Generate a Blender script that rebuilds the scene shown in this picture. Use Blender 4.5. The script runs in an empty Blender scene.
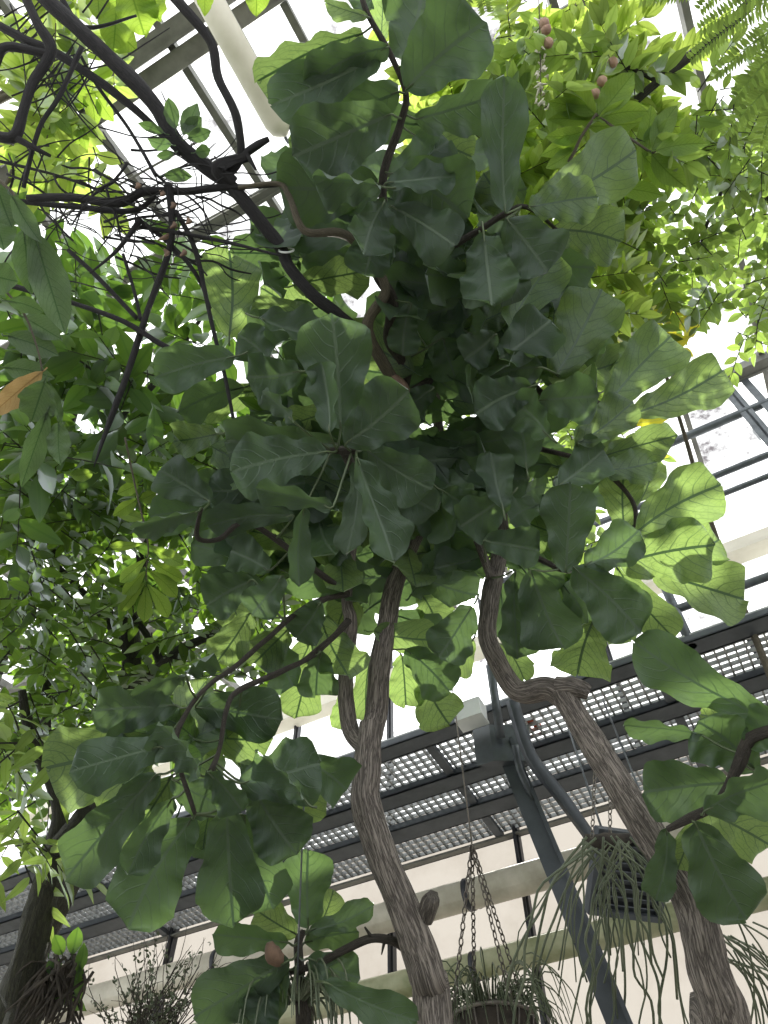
import bpy, math, random
from mathutils import Vector, Matrix, noise
from math import sin, cos, pi, radians, sqrt, tan

S = bpy.context.scene
col = S.collection
rnd = random.Random(7)

# ------------------------------------------------------------------ camera, world, sun, exposure
FPX = 769.0
PITCH = radians(55.0)
CAM = Vector((0, 0, 1.6))
cd = bpy.data.cameras.new('camera'); cam = bpy.data.objects.new('camera', cd); col.objects.link(cam)
cam.location = CAM; cam.rotation_euler = (pi/2 + PITCH, 0, 0)
cd.sensor_fit = 'VERTICAL'; cd.sensor_height = 36.0; cd.lens = 36.0*FPX/1024.0
cd.clip_start = 0.05; cd.clip_end = 500
S.camera = cam
S.view_settings.view_transform = 'Standard'
try: S.view_settings.look = 'None'
except Exception: pass
S.view_settings.gamma = 1.0
S.view_settings.use_curve_mapping = False
S.view_settings.exposure = 0.68

SKY = 1.5
SUN = 7.5
SUNDIR = Vector((.109, .673, .750)).normalized()
w = bpy.data.worlds.new('sky'); S.world = w; w.use_nodes = True
nt = w.node_tree; nt.nodes.clear()
def wn(t, **k):
    n = nt.nodes.new(t)
    for a, b in k.items(): setattr(n, a, b)
    return n
geo = wn('ShaderNodeTexCoord')
dot = wn('ShaderNodeVectorMath', operation='DOT_PRODUCT'); dot.inputs[1].default_value = SUNDIR
nrm = wn('ShaderNodeVectorMath', operation='NORMALIZE')
nt.links.new(geo.outputs['Generated'], nrm.inputs[0]); nt.links.new(nrm.outputs[0], dot.inputs[0])
halo = wn('ShaderNodeMath', operation='POWER'); halo.inputs[1].default_value = 60.0
mx0 = wn('ShaderNodeMath', operation='MAXIMUM'); mx0.inputs[1].default_value = 0.0
nt.links.new(dot.outputs['Value'], mx0.inputs[0]); nt.links.new(mx0.outputs[0], halo.inputs[0])
hm = wn('ShaderNodeMath', operation='MULTIPLY_ADD'); hm.inputs[1].default_value = 2.5; hm.inputs[2].default_value = SKY
nt.links.new(halo.outputs[0], hm.inputs[0])
disc = wn('ShaderNodeMath', operation='GREATER_THAN'); disc.inputs[1].default_value = cos(radians(0.55))
nt.links.new(dot.outputs['Value'], disc.inputs[0])
dm = wn('ShaderNodeMath', operation='MULTIPLY_ADD'); dm.inputs[1].default_value = 60.0
nt.links.new(disc.outputs[0], dm.inputs[0]); nt.links.new(hm.outputs[0], dm.inputs[2])
bg = wn('ShaderNodeBackground'); bg.inputs[0].default_value = (.97, .99, 1.0, 1)
nt.links.new(dm.outputs[0], bg.inputs[1])
wo = wn('ShaderNodeOutputWorld'); nt.links.new(bg.outputs[0], wo.inputs[0])

sl = bpy.data.lights.new('sun', 'SUN'); sl.energy = SUN; sl.angle = radians(1.2); sl.color = (1.0, .97, .88)
so = bpy.data.objects.new('sun', sl); col.objects.link(so)
so.rotation_euler = SUNDIR.to_track_quat('Z', 'Y').to_euler()

# ------------------------------------------------------------------ place geometry
def P(px, py, d):
    x = (px-384)/FPX*d; y = -(py-512)/FPX*d
    return CAM + Vector((x, -sin(PITCH)*y + cos(PITCH)*d, cos(PITCH)*y + sin(PITCH)*d))
NN = Vector((.475, .88, 0)); UU = Vector((-.88, .475, 0))
def Wp(n, u, h): return Vector((NN.x*n+UU.x*u, NN.y*n+UU.y*u, 1.6+h))
def ray(px, py): return (P(px, py, 1)-CAM)
def onN(px, py, n):                       # point where the ray meets the upright plane at distance n
    r = ray(px, py); t = n/(r.dot(NN)); return CAM + r*t
def uh(px, py, n):
    p = onN(px, py, n) - CAM; return p.dot(UU), p.z
CR = dict(A=(0, 0), B=(230, 0), C=(468, 0), D=(0, 250), E=(200, 260), F=(468, 250),
          G=(0, 500), H=(230, 500), I=(468, 500), J=(0, 724), K=(230, 724), L=(468, 724), Z=(0, 0))
def Q(c, x, y):
    if c == 'Z': return (x, y)
    o = CR[c]; return (o[0]+x*300/768., o[1]+y*300/768.)

# ------------------------------------------------------------------ materials
def mat(name):
    m = bpy.data.materials.new(name); m.use_nodes = True; m.node_tree.nodes.clear(); return m, m.node_tree
class NB:
    def __init__(s, name): s.m, s.t = mat(name)
    def n(s, t, ins=None, **k):
        n = s.t.nodes.new(t)
        for a, b in k.items(): setattr(n, a, b)
        if ins:
            for a, b in ins.items():
                if isinstance(b, bpy.types.NodeSocket): s.t.links.new(b, n.inputs[a])
                else: n.inputs[a].default_value = b
        return n
    def math(s, op, a, b=0.0, c=0.0): return s.n('ShaderNodeMath', {0: a, 1: b, 2: c}, operation=op).outputs[0]
    def mix(s, f, a, b):
        n = s.t.nodes.new('ShaderNodeMix'); n.data_type = 'RGBA'
        for i, v in ((0, f), (6, a), (7, b)):
            if isinstance(v, bpy.types.NodeSocket): s.t.links.new(v, n.inputs[i])
            else: n.inputs[i].default_value = v
        return n.outputs[2]
    def out(s, sh):
        o = s.t.nodes.new('ShaderNodeOutputMaterial'); s.t.links.new(sh, o.inputs[0]); return s.m
def c4(c): return (c[0], c[1], c[2], 1)

def leaf_mat(name, dif, trn, vein, fac=.5, nv=7.0, slope=1.7, rough=.42, big=True, spec=.5, veind=None):
    b = NB(name)
    uv = b.n('ShaderNodeUVMap').outputs[0]
    sp = b.n('ShaderNodeSeparateXYZ', {0: uv}); u = sp.outputs[0]; v = sp.outputs[1]
    au = b.math('ABSOLUTE', b.math('SUBTRACT', u, .5))
    mid = b.math('LESS_THAN', au, .022 if big else .05)
    ge = b.n('ShaderNodeNewGeometry'); oi = b.n('ShaderNodeObjectInfo')
    if big:
        wob = b.n('ShaderNodeTexNoise', {'Vector': uv, 'Scale': 5.0, 'Detail': 1.0})
        ph = b.math('ADD', b.math('MULTIPLY', v, nv), b.math('MULTIPLY', b.math('POWER', au, 1.35), -nv*slope*.62))
        ph = b.math('ADD', ph, b.math('MULTIPLY', wob.outputs[0], .5))
        ph = b.math('ADD', ph, b.math('MULTIPLY', b.math('GREATER_THAN', u, .5), .35))
        fr = b.math('ABSOLUTE', b.math('SUBTRACT', b.math('FRACT', ph), .5))
        side = b.math('MULTIPLY', b.math('MINIMUM', b.math('MAXIMUM', b.math('MULTIPLY_ADD', fr, 12.0, -5.0), 0.), 1.), b.math('MULTIPLY_ADD', au, -1.1, 1.0))
        vo = b.n('ShaderNodeTexVoronoi', {'Vector': uv, 'Scale': 15.0}, feature='DISTANCE_TO_EDGE')
        net = b.math('MULTIPLY', b.math('LESS_THAN', vo.outputs[0], .045), .3)
        vm = b.math('MAXIMUM', b.math('MAXIMUM', mid, side), net)
    else:
        vm = b.math('MULTIPLY', mid, .7)
    tc = b.n('ShaderNodeTexCoord')
    nz = b.n('ShaderNodeTexNoise', {'Vector': tc.outputs['Object'], 'Scale': 7.0 if big else 3.0, 'Detail': 3.0})
    rn = b.math('MULTIPLY_ADD', oi.outputs['Random'], .35, .82)
    if big: vary = b.math('MULTIPLY', rn, b.math('MULTIPLY_ADD', nz.outputs[0], .5, .75))
    else:
        isl = b.n('ShaderNodeNewGeometry').outputs['Random Per Island']
        vary = b.math('MULTIPLY_ADD', isl, .8, .6)
    vd = veind or vein
    dcol = b.mix(vm, c4(dif), c4(vd))
    tcol = b.mix(vm, c4(trn), c4(vein))
    def sc(c): return b.n('ShaderNodeVectorMath', {0: c, 'Scale': vary}, operation='SCALE').outputs[0]
    bump = b.n('ShaderNodeBump', {'Strength': .5, 'Distance': .004, 'Height': vm}).outputs[0]
    d = b.n('ShaderNodeBsdfDiffuse', {'Color': sc(dcol), 'Normal': bump}).outputs[0]
    t = b.n('ShaderNodeBsdfTranslucent', {'Color': sc(tcol)}).outputs[0]
    g = b.n('ShaderNodeBsdfGlossy', {'Color': (.9, .95, 1, 1), 'Roughness': rough, 'Normal': bump}).outputs[0]
    m1 = b.n('ShaderNodeMixShader', {0: fac, 1: d, 2: t}).outputs[0]
    lw = b.n('ShaderNodeLayerWeight', {'Blend': .25})
    f = b.math('MULTIPLY_ADD', lw.outputs['Fresnel'], spec*.5, spec*.04)
    return b.out(b.n('ShaderNodeMixShader', {0: f, 1: m1, 2: g}).outputs[0])

def bark_mat(name, c1, c2, sx=30., sy=4., bump=.8, rough=.85):
    b = NB(name)
    uv = b.n('ShaderNodeUVMap').outputs[0]
    mp = b.n('ShaderNodeMapping', {'Vector': uv, 'Scale': (sx/4., sy, 1)}).outputs[0]
    nz = b.n('ShaderNodeTexNoise', {'Vector': mp, 'Scale': 3.0, 'Detail': 7.0, 'Roughness': .7, 'Distortion': .4})
    n2 = b.n('ShaderNodeTexNoise', {'Vector': mp, 'Scale': 1.6, 'Detail': 3.0, 'Roughness': .6, 'Distortion': .6})
    cr = b.math('MINIMUM', b.math('MULTIPLY_ADD', b.math('ABSOLUTE', b.math('SUBTRACT', n2.outputs[0], .5)), 9.0, .08), 1.0)
    h = b.math('MULTIPLY', cr, nz.outputs[0])
    f = b.math('MINIMUM', b.math('MULTIPLY', h, 1.7), 1.0)
    cl = b.mix(f, c4(c1), c4(c2))
    bp = b.n('ShaderNodeBump', {'Strength': bump, 'Distance': .015, 'Height': h}).outputs[0]
    p = b.n('ShaderNodeBsdfPrincipled', {'Base Color': cl, 'Roughness': rough, 'Normal': bp})
    return b.out(p.outputs[0])

def plain(name, c, c2=None, rough=.6, metal=0., scale=6., bump=0.0):
    b = NB(name)
    tc = b.n('ShaderNodeTexCoord').outputs['Object']
    nz = b.n('ShaderNodeTexNoise', {'Vector': tc, 'Scale': scale, 'Detail': 5.0, 'Roughness': .6})
    f = b.math('MINIMUM', b.math('MAXIMUM', b.math('MULTIPLY_ADD', nz.outputs[0], 2.4, -.7), 0.), 1.)
    cl = b.mix(f, c4(c), c4(c2 or c))
    ins = {'Base Color': cl, 'Roughness': rough, 'Metallic': metal}
    if bump: ins['Normal'] = b.n('ShaderNodeBump', {'Strength': bump, 'Distance': .01, 'Height': nz.outputs[0]}).outputs[0]
    return b.out(b.n('ShaderNodeBsdfPrincipled', ins).outputs[0])

def glass_mat(name, clear, tint, dirt=(.5, .46, .4), amt=.5, scale=1.6):
    b = NB(name)
    tc = b.n('ShaderNodeTexCoord').outputs['Object']
    nz = b.n('ShaderNodeTexNoise', {'Vector': tc, 'Scale': scale, 'Detail': 6.0, 'Roughness': .62})
    nz2 = b.n('ShaderNodeTexNoise', {'Vector': tc, 'Scale': scale*9, 'Detail': 4.0, 'Roughness': .7})
    f = b.math('MULTIPLY', b.math('MINIMUM', b.math('MAXIMUM', b.math('MULTIPLY_ADD', nz.outputs[0], 5.0, -2.35), 0.), 1.),
               b.math('MULTIPLY_ADD', nz2.outputs[0], 1.6, -.1))
    f = b.math('MULTIPLY', f, amt)
    cl = b.mix(f, c4(tint), c4(dirt))
    tr = b.n('ShaderNodeBsdfTransparent', {'Color': cl}).outputs[0]
    tl = b.n('ShaderNodeBsdfTranslucent', {'Color': cl}).outputs[0]
    m = b.n('ShaderNodeMixShader', {0: 1-clear, 1: tr, 2: tl}).outputs[0]
    return b.out(m)

M = {}
M['fig'] = leaf_mat('fig_leaf', (.025, .052, .027), (.125, .205, .06), (.02, .045, .015), fac=.46, veind=(.115, .165, .10), spec=.5)
M['fig_backlit'] = leaf_mat('fig_leaf_backlit', (.035, .072, .026), (.27, .39, .10), (.03, .06, .018), fac=.54, veind=(.08, .14, .06), spec=.6)  # lit copy of the fig leaf: backlight put into a brighter colour
M['broad'] = leaf_mat('broad_leaf', (.025, .052, .022), (.15, .28, .03), (.06, .13, .02), fac=.45, big=False, spec=.35)
M['small'] = leaf_mat('small_leaf', (.022, .048, .018), (.19, .33, .03), (.08, .16, .02), fac=.47, big=False, spec=.3)
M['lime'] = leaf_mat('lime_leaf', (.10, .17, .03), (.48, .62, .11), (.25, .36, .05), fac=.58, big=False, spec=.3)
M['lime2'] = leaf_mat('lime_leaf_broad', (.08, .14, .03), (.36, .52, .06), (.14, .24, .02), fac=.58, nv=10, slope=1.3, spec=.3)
M['right'] = leaf_mat('right_leaf', (.055, .10, .03), (.34, .48, .09), (.17, .26, .04), fac=.53, big=False, spec=.3)
M['hang'] = leaf_mat('hanging_leaf', (.06, .09, .05), (.13, .23, .05), (.04, .09, .02), fac=.42, nv=11, slope=1.2)
M['yellow'] = leaf_mat('yellow_leaf', (.42, .30, .14), (.42, .27, .10), (.3, .18, .06), fac=.45, nv=11, slope=1.2)
M['gold'] = leaf_mat('gold_leaf', (.45, .42, .04), (.75, .68, .05), (.5, .5, .1), fac=.6, big=False)
M['pencil'] = plain('pencil_stem', (.045, .065, .035), (.12, .14, .085), .55)
M['grassy'] = plain('grassy', (.03, .045, .02), (.11, .13, .07), .6)
M['fig_bark'] = bark_mat('fig_bark', (.04, .032, .028), (.33, .29, .255), 22, 5., 1.0)
M['twig'] = bark_mat('fig_twig', (.02, .017, .012), (.075, .062, .05), 20, 14, .8)
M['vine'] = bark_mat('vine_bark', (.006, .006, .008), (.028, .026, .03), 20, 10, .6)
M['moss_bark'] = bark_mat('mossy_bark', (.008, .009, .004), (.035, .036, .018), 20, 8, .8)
M['twigtan'] = bark_mat('tan_twig', (.05, .045, .03), (.13, .11, .08), 20, 12, .5)
M['steel'] = plain('painted_steel', (.045, .053, .062), (.075, .085, .098), .5, .35, 9, .15)
M['steel2'] = plain('galvanised_steel', (.07, .08, .09), (.14, .155, .17), .45, .5, 14, .1)
M['grate'] = plain('grating_steel', (.20, .21, .215), (.33, .34, .34), .5, .4, 20, 0)
M['frame'] = plain('roof_frame', (.09, .09, .08), (.17, .17, .15), .6, .1, 8, .1)
M['cream'] = plain('cream_paint', (.56, .53, .44), (.68, .65, .56), .6, 0, 5, .05)
M['pipe1'] = plain('pale_pipe_paint', (.30, .28, .22), (.50, .47, .39), .55, 0, 5, .1)
M['pipe2'] = plain('algae_pipe_paint', (.13, .15, .06), (.36, .36, .24), .65, 0, 4, .1)
M['dark'] = plain('dark_metal', (.02, .022, .027), (.04, .042, .05), .5, .4, 9)
M['chain'] = plain('chain_metal', (.10, .09, .08), (.18, .16, .14), .5, .6, 30)
M['soil'] = plain('soil', (.03, .024, .018), (.07, .055, .04), .95, 0, 3, .6)
M['rootfibre'] = plain('root_fibre', (.015, .012, .01), (.05, .04, .03), .9, 0, 25, .8)
M['roof_glass'] = glass_mat('roof_glass', .8, (.90, .91, .91), (.11, .10, .105), 1.3, 1.5)
M['wall_glass'] = glass_mat('wall_glass', .10, (.185, .172, .158), (.12, .105, .09), .6, 1.1)
M['white_box'] = plain('white_box', (.55, .57, .58), (.7, .72, .72), .5)
M['orange'] = plain('orange_tag', (.75, .14, .05), (.6, .1, .04), .6)
M['dimming_wall'] = plain('dimming_wall', (.10, .12, .08), (.16, .17, .13), .9, 0, 2, .2)  # finish of the unseen walls added to dim side light
M['fill_gravel'] = plain('pale_fill_gravel', (.30, .29, .26), (.42, .41, .37), .9, 0, 8, .5)  # pale so the unseen floor throws fill light upward
M['petiole'] = plain('petiole', (.035, .055, .02), (.07, .10, .04), .5)
M['bud'] = plain('bud', (.22, .13, .10), (.36, .24, .17), .8, 0, 20, .3)
M['husk'] = plain('dry_husk', (.07, .042, .028), (.17, .105, .07), .8, 0, 20, .5)

# ------------------------------------------------------------------ helpers
def link(name, me, parent=None, mats=()):
    o = bpy.data.objects.new(name, me); col.objects.link(o)
    for m in mats: me.materials.append(m)
    if parent is not None: o.parent = parent; o.matrix_parent_inverse = parent.matrix_world.inverted() if False else Matrix.Translation(-parent.location)
    return o
def tag(o, label=None, cat=None, group=None, kind=None):
    if label: o['label'] = label
    if cat: o['category'] = cat
    if group: o['group'] = group
    if kind: o['kind'] = kind
    return o
def thing(name, loc, label, cat, group=None):
    o = bpy.data.objects.new(name, None); col.objects.link(o); o.location = loc; o.empty_display_size = .1
    return tag(o, label, cat, group)

class MB:
    def __init__(s): s.v = []; s.f = []; s.uv = []; s.sm = []; s.mi = []
    def add(s, vs, fs, uvs, smooth=True, mi=0):
        o = len(s.v); s.v.extend(vs)
        for f in fs: s.f.append(tuple(i+o for i in f)); s.sm.append(smooth); s.mi.append(mi)
        s.uv.extend(uvs)                 # one per vertex
    def box(s, c, ax, ay, az, hx, hy, hz, mi=0):
        vs = [c+ax*(i*hx)+ay*(j*hy)+az*(k*hz) for i in (-1, 1) for j in (-1, 1) for k in (-1, 1)]
        fs = [(0, 1, 3, 2), (4, 6, 7, 5), (0, 4, 5, 1), (2, 3, 7, 6), (0, 2, 6, 4), (1, 5, 7, 3)]
        s.add(vs, fs, [(0, 0)]*8, False, mi)
    def wbox(s, n0, n1, u0, u1, h0, h1, mi=0):
        s.box(Wp((n0+n1)/2, (u0+u1)/2, (h0+h1)/2), NN, UU, Vector((0, 0, 1)), abs(n1-n0)/2, abs(u1-u0)/2, abs(h1-h0)/2, mi)
    def bar(s, a, b, wd, th, up=Vector((0, 0, 1)), mi=0):
        y = (b-a); L = y.length; y.normalize(); x = y.cross(up)
        if x.length < 1e-4: x = y.cross(Vector((0, 1, 0)))
        x.normalize(); z = x.cross(y)
        s.box((a+b)/2, x, y, z, wd/2, L/2, th/2, mi)
    def channel(s, a, b, wd, th, up, t=.012):      # U profile, open to -up
        y = (b-a).normalized(); x = y.cross(up).normalized(); z = x.cross(y)
        L = (b-a).length; c = (a+b)/2
        s.box(c, x, y, z, wd/2, L/2, t/2)
        for q in (-1, 1): s.box(c+x*(q*(wd/2-t/2))-z*(th/2), x, y, z, t/2, L/2, th/2)
    def tube(s, pts, rad, seg=8, rough=0., sub=4, cap=True, seed=0, flute=0.):
        pts = [Vector(p) for p in pts]
        if sub > 1 and len(pts) > 2:
            np_, nr = [], []
            for i in range(len(pts)-1):
                p0 = pts[max(i-1, 0)]; p1 = pts[i]; p2 = pts[i+1]; p3 = pts[min(i+2, len(pts)-1)]
                for k in range(sub):
                    t = k/sub; t2 = t*t; t3 = t2*t
                    np_.append(.5*((2*p1)+(p2-p0)*t+(2*p0-5*p1+4*p2-p3)*t2+(3*p1-p0-3*p2+p3)*t3))
                    nr.append(rad[i]*(1-t)+rad[i+1]*t)
            np_.append(pts[-1]); nr.append(rad[-1]); pts, rad = np_, nr
        n = len(pts); vs = []; uvs = []; fs = []
        t = (pts[1]-pts[0]).normalized(); x = t.orthogonal().normalized(); acc = 0.
        for i in range(n):
            tt = (pts[min(i+1, n-1)]-pts[max(i-1, 0)])
            if tt.length < 1e-9: tt = t
            tt = tt.normalized(); q = t.rotation_difference(tt); x = q @ x; t = tt
            x = (x - t*x.dot(t)).normalized(); y = t.cross(x)
            if i: acc += (pts[i]-pts[i-1]).length
            for k in range(seg+1):
                a = 2*pi*(k % seg)/seg; r = rad[i]
                if rough:
                    nzp = Vector((cos(a)*1.6+seed*3.1, sin(a)*1.6, acc*5.))
                    r *= 1+rough*noise.noise(nzp*1.3)+rough*.5*noise.noise(Vector((cos(a)*4, sin(a)*4+seed, acc*14)))
                if flute: r *= 1+flute*noise.noise(Vector((cos(a)*5+seed, sin(a)*5, acc*2.2)))
                vs.append(pts[i]+x*(cos(a)*r)+y*(sin(a)*r)); uvs.append((k/seg*4*.25*4, acc))
        for i in range(n-1):
            for k in range(seg):
                a = i*(seg+1)+k; fs.append((a, a+1, a+seg+2, a+seg+1))
        if cap:
            for (i0, p, rev) in ((0, pts[0], True), ((n-1)*(seg+1), pts[-1], False)):
                c = len(vs); vs.append(p.copy()); uvs.append((.5, 0))
                for k in range(seg): fs.append((c, i0+k+1, i0+k) if rev else (c, i0+k, i0+k+1))
        s.add(vs, fs, uvs, True)
        return pts
    def build(s, name, mats, parent=None):
        me = bpy.data.meshes.new(name); me.from_pydata([tuple(v) for v in s.v], [], s.f)
        ul = me.uv_layers.new(name='UVMap')
        vi = [0]*len(me.loops); me.loops.foreach_get('vertex_index', vi)
        fl = []
        for i in vi: fl.extend(s.uv[i])
        ul.data.foreach_set('uv', fl)
        me.polygons.foreach_set('use_smooth', s.sm)
        if not isinstance(mats, (list, tuple)): mats = [mats]
        for m in mats: me.materials.append(m)
        me.polygons.foreach_set('material_index', s.mi)
        me.update()
        o = bpy.data.objects.new(name, me); col.objects.link(o)
        if parent is not None:
            o.parent = parent; o.matrix_parent_inverse = Matrix.Translation(-Vector(parent.location))
        return o

def interp(tab, v):
    for (a, x), (b, y) in zip(tab, tab[1:]):
        if v <= b:
            t = (v-a)/(b-a); t = t*t*(3-2*t) if False else t
            return x+(y-x)*t
    return tab[-1][1]
FIG = [(0, .08), (.04, .30), (.10, .46), (.18, .55), (.28, .60), (.40, .68), (.52, .82), (.64, .95), (.74, 1.0), (.84, .95), (.91, .80), (.96, .56), (.985, .34), (1, .05)]
OVAL = [(0, .04), (.06, .35), (.15, .62), (.3, .9), (.45, 1.0), (.6, .95), (.75, .74), (.87, .44), (.95, .18), (1, .02)]
OBOV = [(0, .04), (.1, .25), (.25, .5), (.45, .82), (.62, 1.0), (.76, .95), (.88, .66), (.95, .35), (1, .03)]
LONG = [(0, .05), (.08, .5), (.2, .85), (.4, 1.0), (.6, .95), (.8, .7), (.92, .4), (1, .02)]

def big_leaf(mb, base, tip, hw, roll=0., bend=.15, fold=.15, wave=.06, prof=FIG, nu=12, nv=20, pet=None, petr=.0035, seed=0, curl=0.):
    """a leaf blade from base to tip (world points); hw = half width; bend = arch, fold = V along the midrib"""
    r = random.Random(seed)
    Y = tip-base; L = Y.length; Y = Y.normalized()
    c = (CAM-base).normalized(); X = Y.cross(c)
    if X.length < .05: X = Y.orthogonal()
    X.normalize(); Z = X.cross(Y)
    cr, sr = cos(roll), sin(roll); X, Z = X*cr+Z*sr, Z*cr-X*sr
    f1 = r.uniform(2.2, 3.6); p1 = r.uniform(0, 6); p2 = r.uniform(0, 6); asym = r.uniform(-.08, .08); side = r.uniform(-.05, .05)
    vs = []; uvs = []; fs = []
    for j in range(nv+1):
        v = j/nv; wv = interp(prof, v)
        zc = bend*L*4*v*(1-v)*-.25 - bend*L*.35*max(0, v-.7)**2*4
        xc = side*L*sin(pi*v)
        for i in range(nu+1):
            s_ = -1+2*i/nu; a = abs(s_)
            edge = wv*(1+.03*sin(v*19+p1+s_)*a + (.02*sin(v*37+p2) if a > .9 else 0))*(1+asym*(1 if s_ > 0 else -1))
            x = hw*s_*edge
            z = zc + fold*hw*(a**1.2)*edge + wave*hw*a*a*sin(v*f1*2*pi+(p1 if s_ > 0 else p2))*1.6
            z += curl*hw*(a**2)*edge
            z += .012*L*(abs(sin((v-a*.13)*8.5*pi))-.5)*min(1, a*3)*(wv)   # quilting between the side veins
            yy = v*L + (.02*L*sin(p1+s_*3)*a if v > .1 else 0)
            vs.append(base+X*(x+xc)+Y*yy+Z*z); uvs.append((.5+.5*s_*min(1., wv+.1), v))
    w1 = nu+1
    for j in range(nv):
        for i in range(nu): a = j*w1+i; fs.append((a, a+1, a+w1+1, a+w1))
    mb.add(vs, fs, uvs)
    if pet is not None:
        mid = (base+pet)/2 + Vector((0, 0, -.01)); mb.tube([pet, mid, base, base+Y*(L*.25)+Z*(-bend*L*.15-.002)], [petr*1.2, petr, petr, petr*.5], 5, sub=2, cap=False)

# small-leaf templates
def tmpl(prof_pts, cols=1):
    """verts (x,y,z) and faces for a small folded leaf, length 1, half width 1"""
    vs = []; fs = []; uv = []
    for (v, wv) in prof_pts:
        vs += [(-wv, v, .25*wv), (0, v, 0), (wv, v, .25*wv)]; uv += [(0.5-.5*wv, v), (.5, v), (.5+.5*wv, v)]
    for j in range(len(prof_pts)-1):
        a = j*3; fs += [(a, a+1, a+4, a+3), (a+1, a+2, a+5, a+4)]
    return vs, fs, uv
T_ELL = tmpl([(0, .03), (.15, .6), (.38, 1), (.62, .9), (.85, .42), (1, .02)])
T_LAN = tmpl([(0, .04), (.2, .8), (.45, 1), (.75, .6), (1, .02)])
T_OBO = tmpl([(0, .04), (.25, .5), (.5, .9), (.72, 1), (.9, .6), (1, .05)])
def sleaf(mb, base, Y, N, L, hw, T=T_ELL, droop=.2, fold=1.):
    Y = Y.normalized(); X = Y.cross(N)
    if X.length < 1e-3: X = Y.orthogonal()
    X.normalize(); Z = X.cross(Y)
    vs = [base+X*(x*hw)+Y*(y*L)+Z*(z*hw*fold - droop*L*y*y) for (x, y, z) in T[0]]
    mb.add(vs, T[1], T[2])
def rvec(r):
    while 1:
        v = Vector((r.uniform(-1, 1), r.uniform(-1, 1), r.uniform(-1, 1)))
        if .1 < v.length < 1: return v.normalized()
def twig(mb, sb, r, o, d, length, n, L, hw, T=T_ELL, opp=False, flat=True, droop=.25, stem=.0035, jitter=.25):
    d = d.normalized(); up = Vector((0, 0, 1)); side = d.cross(up)
    if side.length < .2: side = d.cross(Vector((1, 0, 0)))
    side.normalize(); nrm_ = side.cross(d)
    if sb is not None:
        e = o+d*length+Vector((0, 0, -.08*length)); sb.tube([o, (o+e)/2+Vector((0, 0, .02*length)), e], [stem, stem*.8, stem*.4], 4, sub=1, cap=False)
    for k in range(n):
        t = (k+.7)/n; p = o+d*(length*t)+Vector((0, 0, -.08*length*t*t)); s_ = 1 if k % 2 else -1
        if flat: a = side*s_
        else:
            an = k*2.4; a = side*cos(an)+nrm_*sin(an)
        Y = d*(.35+.5*t)+a*.8+rvec(r)*jitter
        if k == n-1: Y = d+rvec(r)*.2
        N = nrm_+rvec(r)*.35
        l = L*r.uniform(.75, 1.15); sleaf(mb, p, Y, N, l, hw*l/L, T, droop*r.uniform(.3, 1.4))
        if opp: 
            Y2 = d*(.35+.5*t)-a*.8+rvec(r)*jitter; sleaf(mb, p, Y2, N, l, hw*l/L, T, droop*r.uniform(.3, 1.4))
def inpoly(p, poly):
    x, y = p; c = False; j = len(poly)-1
    for i in range(len(poly)):
        xi, yi = poly[i]; xj, yj = poly[j]
        if (yi > y) != (yj > y) and x < (xj-xi)*(y-yi)/(yj-yi)+xi: c = not c
        j = i
    return c
def rand_in(poly, r):
    xs = [p[0] for p in poly]; ys = [p[1] for p in poly]
    while 1:
        p = (r.uniform(min(xs), max(xs)), r.uniform(min(ys), max(ys)))
        if inpoly(p, poly): return p

# ------------------------------------------------------------------ the greenhouse shell
mb = MB(); mb.box(Vector((0, 4, -.05)), Vector((1, 0, 0)), Vector((0, 1, 0)), Vector((0, 0, 1)), 14, 14, .05)
tag(mb.build('floor', M['fill_gravel']), kind='structure')  # unseen floor, kept pale to bounce light up under the leaves

def roofh(n): return 5.47+.15*n
mb = MB()
def quad(mb, a, b, c, d): mb.add([a, b, c, d], [(0, 1, 2, 3)], [(0, 0), (1, 0), (1, 1), (0, 1)], False)
quad(mb, Wp(-4, -6, roofh(-4)+.05), Wp(5.35, -6, roofh(5.35)+.05), Wp(5.35, 9, roofh(5.35)+.05), Wp(-4, 9, roofh(-4)+.05))
ceiling = tag(mb.build('ceiling', M['roof_glass']), kind='structure')
RU = Vector((0, 0, 1))
# glazing bars run from the eave up-slope
u0, _ = 0, 0
def roof_un(px, py):
    r = ray(px, py); n_ = r.dot(NN); u_ = r.dot(UU)     # h = 5.47 + .15 n
    t = 5.47/(r.z-.15*n_); return n_*t, u_*t
n1, ub1 = roof_un(203, 92); n2, ub2 = roof_un(121, 158)
k = 0
for i in range(-9, 10):
    u = ub1+(ub2-ub1)*i
    if not -6 < u < 9: continue
    m_ = MB(); m_.bar(Wp(-4, u, roofh(-4)-.02), Wp(5.3, u, roofh(5.3)-.02), .045, .09, RU)
    o = m_.build('glazing_bar', M['frame'], ceiling)
for (px, py, wd) in ((157, 41, .09), (236, 207, .06), (22, 165, .09), (740, 364, .09)):
    n_, u_ = roof_un(px, py)
    m_ = MB(); a = Wp(n_, -6, roofh(n_)-.11); b = Wp(n_, 9, roofh(n_)-.11)
    m_.bar(a, b, wd, .08, RU); m_.bar(a+NN*(wd*.6), b+NN*(wd*.6), .02, .11, RU)
    m_.build('purlin', M['frame'], ceiling)
# thin tension rods
for (a, b) in (((170, 235), (300, 165)), ((60, 215), (215, 130))):
    na, ua = roof_un(*a); nb, ub = roof_un(*b)
    m_ = MB(); m_.tube([Wp(na, ua, roofh(na)-.2), Wp(nb, ub, roofh(nb)-.2)], [.008, .008], 6, sub=1); m_.build('tie_rod', M['frame'], ceiling)

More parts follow.
